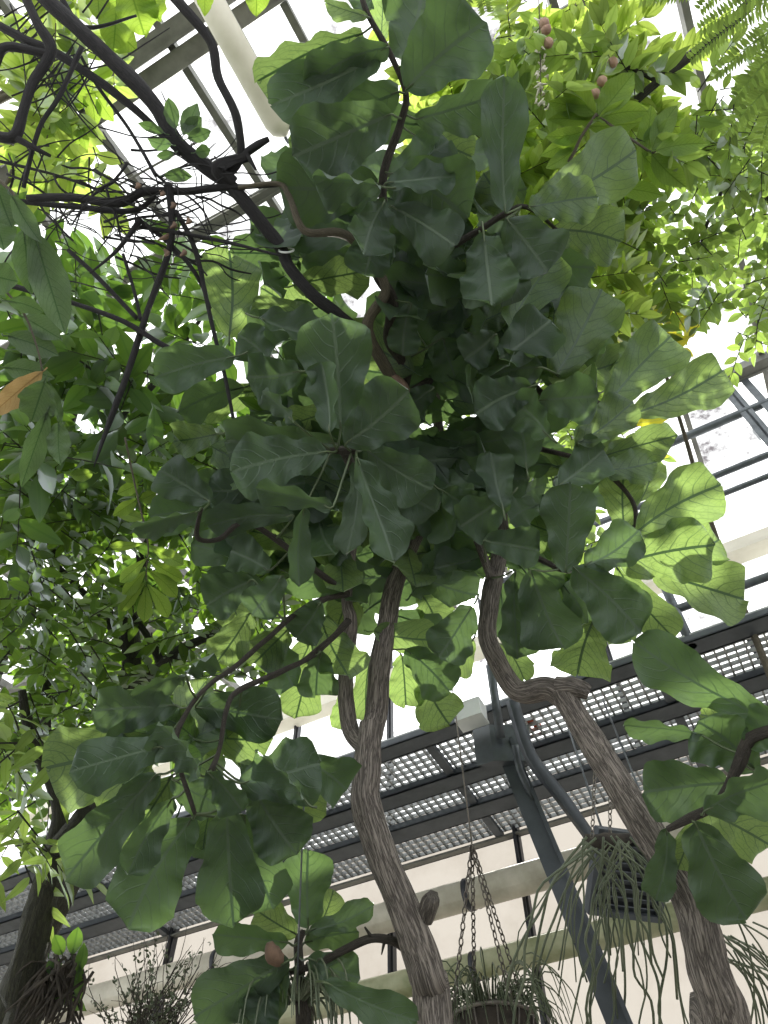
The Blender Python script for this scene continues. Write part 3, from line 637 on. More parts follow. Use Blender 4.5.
# leaves: (fig, crop, base x, y, tip x, y, width, depth, tip depth offset, roll deg, bend, fold, young = brighter backlit tone)
LV = """
A B 340 85 70 215 135 2.86 .05 25 .2 .35 1
A B 390 135 105 265 130 2.80 .0 -20 .3 .3 0
A B 405 120 195 225 110 2.76 .1 35 .3 .2 0
A B 450 165 500 -70 185 2.85 .05 5 .1 .2 0
A B 452 228 655 55 195 2.75 -.1 8 .2 .2 0
A B 478 305 678 245 120 2.95 .0 -20 .1 .2 0
A B 432 235 175 320 175 2.86 .1 15 .25 .2 0
A B 412 292 162 400 190 2.76 .0 -10 .3 .15 0
A B 378 470 122 480 180 2.92 .05 10 .2 .2 0
A B 388 478 210 455 80 2.72 .0 45 .3 .4 0
A B 396 512 345 648 115 2.80 -.1 10 .3 .2 0
A B 412 452 565 355 110 3.05 .1 10 .2 .2 0
A B 420 445 605 560 205 2.92 -.05 -12 .35 .2 0
A B 400 468 572 450 75 2.78 .0 40 .2 .4 0
A B 412 527 572 625 130 2.86 -.1 5 .3 .2 0
A B 400 545 560 668 110 3.12 .1 -15 .2 .2 0
A B 705 545 705 192 112 2.85 -.05 -10 .25 .25 0
A B 705 560 645 440 100 3.15 .05 10 .2 .2 1
A B 640 600 690 768 158 2.98 -.1 5 .3 .2 0
A B 370 600 145 590 100 3.05 .1 -10 .2 .2 0
A B 380 560 345 705 110 3.02 -.05 10 .2 .2 0
A B 350 42 243 8 45 2.78 .05 30 .2 .3 1
A B 350 40 330 -45 70 2.82 .0 10 .2 .2 0
A B 388 105 395 -25 60 3.0 .05 -10 .2 .2 1
A B 480 350 620 400 110 3.2 .05 10 .2 .2 1
A C 190 520 440 380 165 3.05 .1 -8 .15 .15 1
A C 155 530 335 500 115 2.98 .0 20 .2 .3 1
A C 215 590 395 620 135 3.1 .05 -8 .15 .2 1
A C 100 560 205 695 150 2.90 -.05 8 .2 .2 0
A C 40 600 60 778 140 2.86 -.05 5 .25 .2 0
A C 130 560 30 450 110 3.2 .1 8 .2 .2 1
B F 105 205 235 15 125 3.15 .1 -5 .15 .2 1
B F 80 280 215 175 135 3.05 .05 8 .2 .2 0
B F 225 320 345 95 160 3.2 .12 5 .15 .15 1
B F 260 320 405 280 110 3.4 .1 -20 .1 .2 1
B F 358 395 525 215 142 3.1 .1 -8 .15 .15 1
B F 420 420 658 305 125 3.3 .1 15 .15 .2 1
B F 390 335 430 235 70 3.35 .1 5 .1 .2 1
B F 280 495 425 385 100 3.0 .05 12 .2 .25 1
B F 185 385 335 375 120 2.98 -.05 -8 .3 .15 0
B F 205 475 105 385 110 2.95 .0 8 .3 .15 0
B F 340 530 540 475 90 3.2 .05 -15 .15 .2 1
B F 330 560 485 540 85 3.1 .05 20 .15 .2 1
B F 230 605 350 510 115 2.95 .0 8 .2 .2 0
B F 400 712 400 558 108 3.15 .05 -5 .1 .15 1
B F 428 725 650 600 150 3.05 .05 5 .1 .12 1
B I 385 165 635 115 158 3.0 .0 -8 .15 .12 1
B I 250 185 262 -45 130 2.9 .0 5 .15 .15 0
B I 300 168 438 75 110 2.86 .0 15 .2 .25 0
B F 90 665 58 515 90 2.95 .05 -10 .2 .25 0
B F -10 205 98 155 80 3.3 .05 5 .2 .2 1
B F 72 215 -10 280 95 3.05 .0 5 .2 .2 0
B F 440 645 475 535 75 3.35 .1 5 .1 .2 1
B F 190 300 40 330 130 3.1 .0 5 .2 .2 0
B F 160 350 20 420 130 3.0 .0 -5 .25 .2 0
B F 150 560 130 430 110 3.05 .0 5 .25 .2 0
B I 320 310 280 448 145 3.3 .1 8 .1 .15 1
B I 160 180 242 382 140 2.95 -.05 -8 .25 .2 0
B I 270 172 445 340 145 2.88 -.05 8 .2 .18 0
B I 380 170 525 352 95 3.25 .05 -10 .1 .2 1
B I 470 180 710 255 145 3.35 .05 5 .1 .12 1
B I 40 105 185 130 100 3.0 .0 8 .25 .2 0
B I 120 180 130 408 100 3.05 .0 15 .2 .25 0
B I 170 220 195 382 80 3.4 .1 -5 .1 .2 1
B I 88 370 145 462 75 3.4 .1 5 .1 .2 1
B I 560 150 645 100 110 3.3 .05 5 .1 .2 1
B I 100 -10 -20 70 120 3.0 .0 10 .25 .2 0
B I 330 280 420 360 80 3.35 .05 -10 .1 .2 1
C I 775 565 425 365 140 2.6 .15 8 .12 .15 0
C I 595 600 398 580 55 2.5 .1 35 .2 .4 0
C I 735 690 590 570 150 2.45 .05 5 .3 .2 0
C I 770 600 595 545 75 2.65 .1 -35 .2 .3 1
C L 670 150 448 175 150 2.5 .1 8 .15 .15 0
C L 605 222 790 150 105 2.35 .0 -30 .2 .3 0
C L 590 222 790 320 140 2.45 .1 5 .2 .15 1
C L 580 250 715 505 165 2.38 -.05 -5 .2 .2 0
C L 580 255 535 375 80 2.5 .05 10 .2 .2 1
C L 510 265 478 455 75 2.5 .05 -8 .2 .2 0
C L 720 60 800 -30 110 2.4 .0 8 .2 .2 0
A E 360 432 338 135 178 2.72 -.05 -5 .15 .15 0
A E 332 442 308 262 80 2.62 .0 25 .2 .35 0
A E 372 472 535 335 160 2.66 -.05 5 .15 .12 0
A E 420 482 592 588 130 2.74 .0 -8 .2 .15 0
A E 350 470 58 465 150 2.76 .1 10 .3 .2 0
A E 325 490 80 540 150 2.64 -.05 -5 .2 .1 0
A E 340 632 142 588 60 2.56 .0 40 .3 .3 0
A E 402 505 502 772 100 2.6 -.05 30 .2 .5 0
A E 398 520 368 755 68 2.68 -.05 -30 .2 .4 0
A E 242 415 156 338 45 2.66 .0 40 .2 .4 0
A E 75 195 75 -25 150 3.2 .1 5 .1 .12 1
A E 150 148 305 192 75 2.9 .0 40 .2 .4 0
A E 180 262 95 190 100 2.95 .0 5 .2 .2 0
A D 600 272 398 325 110 2.9 .0 -5 .15 .15 0
A E 255 285 118 300 125 2.9 .0 5 .2 .2 0
A E 190 565 15 592 110 2.95 .05 8 .2 .15 0
A E 540 110 520 245 80 3.1 .0 10 .2 .3 0
A E 600 325 525 392 80 3.2 .0 5 .2 .2 0
A E 240 655 15 685 80 2.85 .0 25 .2 .3 0
A E 620 200 655 305 110 3.3 .0 5 .2 .2 0
A H 190 20 180 222 60 2.66 -.05 20 .2 .4 0
A E 470 560 605 645 100 2.95 .0 -8 .2 .2 0
B E 620 590 745 668 110 3.05 .0 8 .2 .2 0
A D 537 645 407 562 110 2.9 .0 5 .15 .15 0
A D 690 655 530 600 100 3.0 .1 -8 .15 .15 0
A D 505 670 342 715 50 2.72 .0 40 .2 .35 0
A D 560 470 442 490 90 3.0 .05 8 .2 .2 1
A G 650 205 528 270 115 2.85 .0 5 .2 .2 0
A G 725 195 645 292 95 2.72 -.05 -8 .2 .25 0
A G 640 290 558 412 100 3.05 .0 5 .1 .2 1
A G 500 530 722 565 130 2.6 .0 -8 .2 .2 0
A G 450 525 238 540 120 2.5 .0 10 .2 .2 0
A G 475 448 338 512 60 2.42 .0 40 .3 .4 0
A G 475 445 548 398 45 2.45 .0 -40 .3 .4 0
A J 400 60 112 115 195 2.55 .05 5 .2 .15 1
A J 408 58 175 122 130 2.34 -.05 -12 .2 .2 0
A J 515 132 398 0 65 2.28 .05 50 .3 .5 0
A J 400 130 165 398 140 2.4 .0 -8 .15 .15 0
A J 442 130 305 340 120 2.48 .0 8 .15 .15 1
A J 442 190 328 388 85 2.32 -.05 20 .2 .35 0
A J 492 240 325 525 170 2.38 -.05 5 .12 .15 0
A J 580 210 598 525 158 2.32 -.05 -5 .15 .15 0
A J 620 232 705 478 130 2.42 .0 8 .2 .2 0
A J 440 140 562 205 95 2.36 .0 8 .2 .2 0
A J 545 200 520 325 70 2.5 .0 -8 .2 .2 1
A J 530 120 620 225 75 2.26 -.05 -30 .3 .4 0
A K 60 165 172 335 145 2.44 .0 5 .2 .15 0
A H 25 725 232 672 165 2.4 .0 5 .2 .15 0
A K 200 100 302 172 120 2.55 .0 -5 .2 .15 0
A H 190 765 58 645 50 2.3 .0 40 .3 .4 0
A J 500 40 430 -10 90 2.6 .0 5 .2 .2 1
A H 20 560 -60 590 90 2.65 .0 5 .2 .2 1
D K 200 520 200 325 125 2.6 .05 -5 .1 .15 0
D K 172 540 65 475 90 2.68 .0 5 .1 .2 1
D K 150 560 -45 540 75 2.5 .0 25 .2 .3 0
D K 200 600 335 650 100 2.5 .0 5 .2 .2 0
D K 240 660 478 762 90 2.38 -.1 -10 .2 .3 0
D J 740 605 495 752 130 2.42 -.05 8 .2 .2 0
D J 735 630 620 790 130 2.45 -.05 -8 .2 .2 0
D K 200 530 368 462 60 2.6 .05 30 .2 .3 0
D K 215 540 265 425 70 2.75 .05 5 .1 .2 1
D K 190 560 330 530 80 2.62 .0 15 .2 .2 0
D K 110 650 60 768 100 2.45 -.05 5 .2 .2 0
A H 620 272 535 402 115 3.0 -.05 5 .2 .15 0
A H 450 382 562 492 110 3.15 .0 -5 .2 .2 0
A H 498 460 562 575 120 3.4 .05 5 .1 .15 1
A H 490 240 535 335 100 3.5 .05 5 .1 .15 1
A H 620 360 578 442 70 3.5 .05 5 .1 .15 1
A H 205 408 168 560 100 3.1 .05 -5 .1 .15 1
A H 232 388 220 502 100 2.9 .0 5 .2 .2 0
A H 360 400 350 570 90 3.4 .05 5 .1 .15 1
A H 440 398 450 528 90 3.35 .05 -5 .1 .15 1
A H 232 262 168 355 100 2.85 .0 5 .2 .2 0
A H 520 60 608 185 100 3.5 .05 5 .1 .15 1
A H 300 488 290 592 60 3.4 .05 5 .1 .15 1
A H 150 330 60 420 110 3.1 .05 5 .1 .15 1
A H 100 180 0 130 100 3.0 .05 5 .1 .15 0
"""
PARENT = dict(A=FA, B=FB, C=FC, D=FD)
def nearest(key, p):
    best = None; bd = 9
    for q in fig_stems[key]:
        d = (q-p).length
        if d < bd: bd = d; best = q
    return best, bd
rows_ = [l.split() for l in LV.strip().split('\n') if l.strip()]
def fsize(f): return math.hypot(float(f[4])-float(f[2]), float(f[5])-float(f[3]))*float(f[6])
ranked = sorted([i for i, f in enumerate(rows_) if f[0] == 'A'], key=lambda i: -fsize(rows_[i]))
beyond = set(ranked[100:]); rest = {0: MB(), 1: MB()}
for i, ln in enumerate([l for l in LV.strip().split('\n') if l.strip()]):
    f = ln.split(); key, cr = f[0], f[1]; v = [float(x) for x in f[2:]]
    bx, by, tx, ty, wd, d, dt, roll, bend, fold, young = v  # young marks leaves coloured brighter as if lit from behind
    r = random.Random(i*13+5)
    a = P(*Q(cr, bx, by), d); b = P(*Q(cr, tx, ty), d+dt+r.uniform(-.03, .08))
    q, qd = nearest(key, a)
    if qd > .3: pet = a-(b-a).normalized()*.05+Vector((0, 0, .01))
    elif qd < .012: pet = None
    else: pet = q
    rl = radians(roll+r.uniform(-10, 10))
    hw = wd/2*300/768/FPX*d/max(.5, cos(rl))
    mb = MB(); hw *= 1.10
    big_leaf(mb, a, b, hw, rl, bend*r.uniform(.8, 2.0), fold*r.uniform(.4, 1.6), .14, FIG, seed=i, curl=r.uniform(-.3, .35))
    pb = MB()
    if pet is not None:
        Yd = (b-a).normalized(); pb.tube([pet, (pet+a)/2+Vector((0, 0, -.01)), a, a+Yd*.03], [.0045, .004, .0038, .002], 6, sub=3, cap=False)
    if i in beyond:
        q = rest[int(young)]; q.add(mb.v, mb.f, mb.uv)
        if pb.v: q.add(pb.v, pb.f, pb.uv)
        continue
    lf = mb.build('leaf', M['fig_backlit'] if young else M['fig'], PARENT[key])
    if pb.v: pb.build('petiole', M['petiole'], lf)
for y_, q in rest.items():
    if q.v: q.build('smaller_leaves', M['fig_backlit'] if y_ else M['fig'], FA)['kind'] = 'stuff'

# inner leaves of the crowns, too deep to pick out singly
def fig_fill(key, poly, d0, d1, n, seed, young=.3, nu=6, nv=12):  # young = share of leaves given the brighter backlit colour
    r = random.Random(seed); m1 = MB(); m2 = MB()
    for k in range(n):
        px, py = rand_in(poly, r); d = r.uniform(d0, d1); a = P(px, py, d)
        an = r.uniform(0, 2*pi); L = r.uniform(.24, .36)
        dv = Vector((cos(an), .3*r.uniform(-1, 1), sin(an)*.8+r.uniform(-.3, .1))).normalized()
        mm = m2 if r.random() < young else m1
        big_leaf(mm, a, a+dv*L, L*.32, radians(r.uniform(-40, 40)), r.uniform(.1, .5), r.uniform(.1, .3), .1, FIG, nu, nv, pet=a-dv*.04, seed=k+seed)
    for mm, mt in ((m1, M['fig']), (m2, M['fig_backlit'])):
        o = mm.build('inner_leaves', mt, PARENT[key]); o['kind'] = 'stuff'
fig_fill('A', [(290, 130), (440, 120), (500, 250), (500, 600), (330, 620), (250, 560), (230, 420), (260, 330), (280, 230)], 3.2, 3.8, 190, 101, .2)
fig_fill('B', [(470, 260), (540, 255), (580, 370), (590, 530), (570, 590), (500, 600), (440, 500), (440, 330)], 3.3, 3.8, 85, 202, .35)
fig_fill('A', [(210, 430), (300, 430), (420, 560), (400, 640), (260, 650), (210, 560)], 3.1, 3.6, 45, 303, .4)
fig_fill('A', [(120, 720), (250, 700), (300, 770), (250, 830), (140, 830)], 2.55, 2.8, 12, 404, .4)

# ------------------------------------------------------------------ bare dark liana, upper left
VL = thing('bare_liana', P(150, 190, 3.2), 'tangle of dark bare woody branches crossing the upper left under the roof', 'vine')
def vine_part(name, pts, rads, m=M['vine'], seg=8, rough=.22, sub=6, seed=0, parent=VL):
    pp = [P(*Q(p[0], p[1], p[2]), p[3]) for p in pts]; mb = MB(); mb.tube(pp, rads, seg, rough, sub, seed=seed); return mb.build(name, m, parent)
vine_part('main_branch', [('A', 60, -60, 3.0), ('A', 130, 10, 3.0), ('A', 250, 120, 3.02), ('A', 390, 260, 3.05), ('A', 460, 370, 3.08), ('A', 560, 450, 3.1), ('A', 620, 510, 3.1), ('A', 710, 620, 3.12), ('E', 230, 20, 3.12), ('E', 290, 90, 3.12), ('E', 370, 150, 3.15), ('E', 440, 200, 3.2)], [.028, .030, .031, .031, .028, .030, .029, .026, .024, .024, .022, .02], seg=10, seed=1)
vine_part('branch', [('A', 420, -30, 2.95), ('A', 470, 20, 2.95), ('A', 540, 110, 2.98), ('A', 560, 200, 3.0), ('A', 605, 300, 3.02), ('A', 615, 400, 3.05), ('A', 580, 450, 3.08)], [.019, .02, .019, .018, .017, .016, .018], seed=2)
vine_part('branch', [('A', -30, 50, 3.05), ('A', 60, 100, 3.05), ('A', 150, 140, 3.05), ('A', 290, 235, 3.06), ('A', 400, 330, 3.08), ('A', 465, 395, 3.08)], [.018, .019, .018, .017, .015, .013], seed=3)
vine_part('branch', [('A', 60, -20, 2.9), ('A', 95, 60, 2.9), ('A', 130, 130, 2.92), ('A', 85, 210, 2.92), ('A', 60, 280, 2.92), ('A', 35, 350, 2.92), ('A', -30, 345, 2.92)], [.016, .018, .022, .018, .018, .022, .02], seed=4)
vine_part('branch', [('A', -20, 160, 2.9), ('A', 20, 120, 2.9), ('A', 130, 140, 2.92)], [.03, .018, .015], seed=41)
vine_part('branch', [('A', 35, 350, 2.92), ('A', 90, 380, 2.92), ('A', 130, 400, 2.95)], [.014, .010, .006], seed=42)
vine_part('branch', [('A', 70, 510, 3.0), ('A', 180, 505, 3.0), ('A', 300, 520, 3.02), ('A', 370, 490, 3.04), ('A', 480, 490, 3.06), ('A', 570, 480, 3.08), ('A', 710, 475, 3.05)], [.016, .017, .018, .017, .015, .014, .006], seed=5)
vine_part('branch', [('A', 40, 515, 3.1), ('A', 200, 530, 3.1), ('A', 340, 540, 3.08), ('A', 400, 500, 3.06)], [.010, .012, .011, .009], seed=6)
vine_part('branch', [('A', 430, 470, 3.04), ('A', 440, 560, 3.04), ('A', 430, 650, 3.04), ('D', 380, 150, 3.05), ('D', 335, 290, 3.05), ('D', 280, 440, 3.05), ('D', 240, 556, 3.05)], [.016, .014, .013, .013, .014, .012, .002], seed=7)
vine_part('branch', [('A', 450, 540, 3.04), ('A', 500, 640, 3.04), ('D', 540, 180, 3.04), ('D', 575, 320, 3.04), ('D', 600, 445, 3.04)], [.010, .010, .009, .008, .007], seed=8)
vine_part('branch', [('D', -20, 80, 2.95), ('D', 80, 105, 2.97), ('D', 200, 140, 3.0), ('D', 320, 185, 3.02), ('D', 410, 240, 3.04), ('D', 480, 268, 3.04)], [.011, .011, .010, .011, .012, .004], seed=9)
vine_part('branch', [('A', 160, 0, 3.1), ('A', 220, 70, 3.1), ('A', 350, 40, 3.12)], [.012, .009, .005], seed=10)
vine_part('branch', [('A', 200, 130, 3.1), ('A', 250, 220, 3.12), ('A', 330, 330, 3.12), ('A', 400, 450, 3.08)], [.007, .008, .007, .008], seed=11)
vine_part('branch', [('A', 210, 120, 2.98), ('A', 150, 250, 2.96), ('A', 100, 330, 2.95), ('A', 60, 480, 2.95)], [.010, .010, .009, .009], seed=12)
vine_part('branch', [('A', 350, 560, 3.05), ('A', 430, 620, 3.05), ('A', 500, 700, 3.05), ('A', 540, 790, 3.1)], [.010, .009, .008, .005], seed=13)
vine_part('branch', [('A', 350, 580, 3.04), ('A', 480, 600, 3.03), ('A', 600, 625, 3.02), ('A', 720, 655, 3.0)], [.008, .008, .007, .004], seed=14)
vine_part('branch', [('A', 360, 560, 3.02), ('A', 300, 640, 3.0), ('A', 230, 700, 3.0)], [.012, .008, .003], seed=15)
vine_part('branch', [('D', 175, 0, 3.1), ('D', 250, 70, 3.08), ('D', 350, 175, 3.06)], [.009, .009, .010], seed=16)
vine_part('branch', [('D', 315, 10, 3.1), ('D', 345, 110, 3.08), ('D', 360, 180, 3.06)], [.006, .007, .008], seed=17)
vine_part('branch', [('A', -10, 410, 3.2), ('A', 150, 450, 3.2), ('A', 260, 490, 3.15)], [.007, .006, .006], seed=18)
vine_part('branch', [('A', -10, 720, 3.0), ('A', 90, 750, 3.0), ('A', 180, 790, 3.0)], [.007, .007, .006], seed=19)
vine_part('stub', [('A', 620, 400, 3.05), ('A', 660, 370, 3.04), ('A', 688, 355, 3.04)], [.014, .015, .01], seed=20, rough=.4)
vine_part('stub', [('A', 630, 390, 3.05), ('A', 640, 410, 3.04), ('A', 655, 435, 3.04)], [.01, .01, .005], seed=21, rough=.4)
vine_part('stub', [('A', 600, 470, 3.08), ('A', 560, 430, 3.05), ('A', 640, 400, 3.05)], [.02, .03, .016], seed=22, rough=.5)
r = random.Random(55)
mtw = MB()
for k in range(125):
    x, y = r.gauss(330, 150), r.gauss(540, 80)
    if x < 0: x = r.uniform(0, 100)
    d = r.uniform(2.95, 3.3); an = r.choice((r.gauss(.15, .35), r.gauss(.15, .35), r.uniform(0, 6.28))); L = r.uniform(60, 230)
    p = []; cx, cy = x, y
    for q in range(5):
        p.append(P(*Q('A', cx, cy), d)); cx += cos(an)*L/4; cy += sin(an)*L/4; an += r.uniform(-.4, .4); d += r.uniform(-.04, .04)
    rr = r.choice((.002, .003, .003, .005)); mtw.tube(p, [rr*1.3, rr*1.1, rr, rr, rr*.6], 5, .2, 3)
for k in range(40):
    x, y = r.uniform(0, 250), r.uniform(0, 420); d = r.uniform(3.0, 3.4); an = r.choice((-.7, .9, 2.2))+r.uniform(-.5, .5); L = r.uniform(80, 240); p = []; cx, cy = x, y
    for q in range(4):
        p.append(P(*Q('A', cx, cy), d)); cx += cos(an)*L/3; cy += sin(an)*L/3; an += r.uniform(-.3, .3)
    mtw.tube(p, [.004, .004, .003, .002], 5, .2, 3)
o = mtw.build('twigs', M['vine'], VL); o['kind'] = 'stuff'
for (x, y) in ((440, 520), (430, 600), (445, 570), (350, 470), (410, 490), (480, 560), (420, 640), (470, 640)):
    p = P(*Q('A', x, y), 3.0); e = p+Vector((r.uniform(-.03, .03), 0, -.08)); mtw = MB(); mtw.tube([p, (p+e)/2+Vector((.01, 0, 0)), e], [.005, .010, .002], 6, .4, 3); mtw.build('dead_leaf', M['husk'], VL)
m_ = MB(); c = P(*Q('A', 733, 640), 3.1)
m_.tube([c+Vector((cos(a*pi/6)*.03, .0, sin(a*pi/6)*.034)) for a in range(13)], [.004]*13, 5, sub=1, cap=False); tg = m_.build('cable_tie', M['white_box'], VL); tg['label'] = 'pale tie around the branch'

# ------------------------------------------------------------------ background trees
def tree(name, label, cat, base, polys, branches, bark, seed, stemr=.0035, group=None):
    t = thing(name, base, label, cat, group)
    r = random.Random(seed)
    for k, (poly, d0, d1, n, nl, L, hw, T, opp, m, part) in enumerate(polys):
        mb = MB(); sb = MB()
        for q in range(n):
            px, py = rand_in(poly, r); d = r.uniform(d0, d1); o = P(px, py, d)
            rr_ = ray(px, py); dm_ = 5.15/(rr_.z-.15*rr_.dot(NN))
            if d > dm_: d = dm_*r.uniform(.84, .99); o = P(px, py, d)
            dr = rvec(r); dr.z = dr.z*.4-.35
            twig(mb, sb, r, o, dr, L*nl*.28, nl, L, hw, T, opp, flat=(k % 2 == 0), droop=.3)
        f = mb.build(part, m, t); f['kind'] = 'stuff'
        s_ = sb.build('twigs', bark, t); s_['kind'] = 'stuff'
    for (pts, rads) in branches:
        pp = [p if isinstance(p, Vector) else P(*Q(p[0], p[1], p[2]), p[3]) for p in pts]
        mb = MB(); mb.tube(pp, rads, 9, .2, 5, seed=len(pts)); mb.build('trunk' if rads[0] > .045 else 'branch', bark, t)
    return t
base = Vector((-4.2, 4.4, 0))
tree('broadleaf_tree', 'tree with long dark green leaves filling the left side behind the bare branches', 'tree', base,
     [([(0, 180), (60, 225), (150, 235), (300, 235), (310, 420), (250, 500), (130, 520), (0, 520)], 3.9, 5.0, 95, 7, .19, .042, T_ELL, False, M['broad'], 'foliage'),
      ([(0, 260), (90, 290), (170, 330), (140, 470), (0, 480)], 3.3, 4.0, 30, 7, .19, .042, T_ELL, False, M['broad'], 'foliage')],
     [([base, P(-200, 1000, 4.6), P(-60, 800, 4.8), P(20, 600, 4.9), P(70, 420, 4.9), P(110, 300, 4.8)], [.10, .08, .06, .045, .035, .02]),
      ([P(55, 560, 4.9), P(15, 450, 4.7), P(20, 300, 4.5)], [.03, .02, .012]),
      ([P(60, 470, 4.9), P(140, 400, 4.7), P(200, 320, 4.6)], [.03, .02, .012])], M['moss_bark'], 11)
base = Vector((-2.6, 4.6, 0))
tree('small_leaved_tree', 'bushy small-leaved tree with a dark trunk behind the lower left fig leaves', 'tree', base,
     [([(0, 430), (120, 420), (250, 440), (290, 560), (270, 680), (200, 720), (130, 740), (60, 800), (0, 800)], 3.7, 4.9, 430, 8, .10, .025, T_ELL, False, M['small'], 'foliage'),
      ([(0, 540), (90, 560), (110, 700), (40, 760), (0, 760)], 2.9, 3.5, 45, 8, .09, .02, T_ELL, False, M['small'], 'foliage')],
     [([base, P(10, 1000, 4.2), P(90, 830, 4.3), P(130, 700, 4.3), P(130, 600, 4.35), P(150, 540, 4.4)], [.10, .085, .07, .06, .05, .03]),
      ([P(135, 690, 4.2), P(180, 650, 4.0), P(230, 630, 3.9)], [.035, .025, .015]),
      ([P(135, 660, 4.3), P(90, 600, 4.3), P(50, 560, 4.2)], [.03, .02, .015]),
      ([P(130, 720, 4.2), P(165, 690, 4.1), P(150, 640, 4.1), P(120, 600, 4.1)], [.03, .03, .02, .012]),
      ([P(45, 760, 4.2), P(48, 640, 4.3), P(55, 520, 4.4), P(52, 440, 4.5)], [.035, .022, .016, .01])], M['moss_bark'], 22)
# trunk and hanging leaves, lower left
base = Vector(P(5, 1080, 3.0)); base.z = 0
t = tree('leaning_tree', 'slim dark tree trunk leaning in at the lower left corner with glossy drooping leaves', 'tree', base,
     [([(0, 650), (30, 680), (60, 820), (62, 880), (30, 890), (0, 880)], 2.7, 3.1, 16, 7, .14, .022, T_LAN, False, M['right'], 'foliage')],
     [([base, P(5, 1080, 2.95), P(20, 990, 3.0), P(35, 930, 3.05), P(48, 880, 3.1), P(60, 820, 3.15), P(50, 780, 3.2), P(30, 735, 3.2), P(22, 690, 3.2)], [.09, .075, .068, .062, .055, .035, .026, .022, .016]),
      ([P(52, 850, 3.1), P(75, 825, 3.0), P(85, 812, 2.95)], [.035, .035, .03])], M['moss_bark'], 33)

base = Vector((-3.2, 1.2, 0))
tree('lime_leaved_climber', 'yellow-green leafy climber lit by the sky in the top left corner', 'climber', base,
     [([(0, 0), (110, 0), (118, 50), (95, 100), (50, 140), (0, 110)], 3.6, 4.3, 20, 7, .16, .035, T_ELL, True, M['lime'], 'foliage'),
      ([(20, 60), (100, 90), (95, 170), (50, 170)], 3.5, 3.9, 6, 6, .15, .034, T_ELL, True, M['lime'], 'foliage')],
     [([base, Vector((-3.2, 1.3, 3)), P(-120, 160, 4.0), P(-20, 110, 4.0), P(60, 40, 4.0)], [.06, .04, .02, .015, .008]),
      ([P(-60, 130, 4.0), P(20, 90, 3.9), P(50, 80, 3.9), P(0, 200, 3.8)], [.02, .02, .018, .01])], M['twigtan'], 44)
base = Vector((2.6, .6, 0))
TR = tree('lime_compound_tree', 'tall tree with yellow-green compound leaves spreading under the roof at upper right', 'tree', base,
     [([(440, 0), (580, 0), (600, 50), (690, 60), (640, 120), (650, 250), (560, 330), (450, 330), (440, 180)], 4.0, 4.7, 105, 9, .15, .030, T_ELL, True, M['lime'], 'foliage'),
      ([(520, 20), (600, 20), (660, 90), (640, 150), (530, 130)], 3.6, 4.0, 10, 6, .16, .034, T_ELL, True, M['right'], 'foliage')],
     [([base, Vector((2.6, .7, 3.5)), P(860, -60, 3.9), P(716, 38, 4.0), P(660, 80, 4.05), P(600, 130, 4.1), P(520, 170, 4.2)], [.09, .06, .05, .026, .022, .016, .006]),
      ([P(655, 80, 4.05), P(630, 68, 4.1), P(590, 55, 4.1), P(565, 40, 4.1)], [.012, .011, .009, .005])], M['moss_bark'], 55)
base = Vector((3.4, 2.2, 0))
tree('fine_leaved_tree', 'airy tree of small bright leaves behind the right end of the fig crown', 'tree', base,
     [([(560, 190), (640, 150), (768, 120), (768, 330), (730, 350), (690, 330), (640, 350), (560, 400)], 4.3, 5.1, 190, 8, .105, .026, T_ELL, False, M['right'], 'foliage'),
      ([(700, 60), (768, 80), (768, 200), (690, 150)], 3.7, 4.3, 26, 8, .11, .024, T_ELL, False, M['right'], 'foliage'),
      ([(430, 320), (620, 330), (660, 440), (600, 560), (470, 560), (420, 420)], 4.6, 5.4, 80, 8, .11, .026, T_ELL, False, M['right'], 'foliage')],
     [([base, Vector((3.2, 2.3, 4)), P(800, 240, 4.5), P(738, 150, 4.5), P(722, 190, 4.5), P(705, 230, 4.5), P(698, 262, 4.5)], [.08, .05, .03, .015, .013, .010, .005]),
      ([P(655, 330, 4.4), P(640, 285, 4.5), P(650, 245, 4.5), P(705, 230, 4.5)], [.004, .006, .008, .009])], M['moss_bark'], 66)
base = Vector((1.9, 3.6, 0))
tree('golden_leaved_shrub', 'golden yellow leaves glowing between the fig crown and the right-hand tree', 'shrub', base,
     [([(600, 290), (660, 285), (690, 320), (660, 350), (600, 350)], 4.5, 4.9, 16, 7, .10, .026, T_ELL, False, M['gold'], 'foliage')],
     [([base, P(740, 600, 4.9), P(680, 420, 4.9), P(655, 340, 4.8), P(640, 300, 4.7)], [.03, .02, .012, .01, .005])], M['twigtan'], 77)

# pinnate fronds, top right corner
t = thing('feathery_tree', P(790, -40, 2.8), 'feathery pinnate fronds hanging into the top right corner', 'tree')
r = random.Random(5)
for i, (a, b) in enumerate((((790, -20), (700, 30)), ((800, 10), (715, 75)), ((790, 40), (735, 100)), ((800, 60), (725, 135)), ((780, -30), (640, 0)), ((770, 20), (760, 110)), ((790, 70), (760, 150)), ((740, -30), (700, 10)), ((768, 0), (690, 60)), ((790, 30), (745, 130)))):
    d = 2.7+.04*i; A_ = P(a[0], a[1], d); B_ = P(b[0], b[1], d+.05); mb = MB(); dv = (B_-A_); L = dv.length; dv.normalize()
    c = (CAM-A_).normalized(); sd = dv.cross(c).normalized(); mb.tube([A_, (A_+B_)/2+Vector((0, 0, .03)), B_], [.003, .002, .001], 4, sub=2)
    n = int(L/.014)
    for k in range(n):
        p = A_.lerp(B_, (k+.5)/n)+Vector((0, 0, .03*4*(k/n)*(1-k/n)))
        for s_ in (-1, 1): sleaf(mb, p, sd*s_+dv*.35+rvec(r)*.1, c+rvec(r)*.3, .055*(1-.5*(k/n)**2), .0065, T_LAN, .1)
    mb.build('frond', M['right'], t)
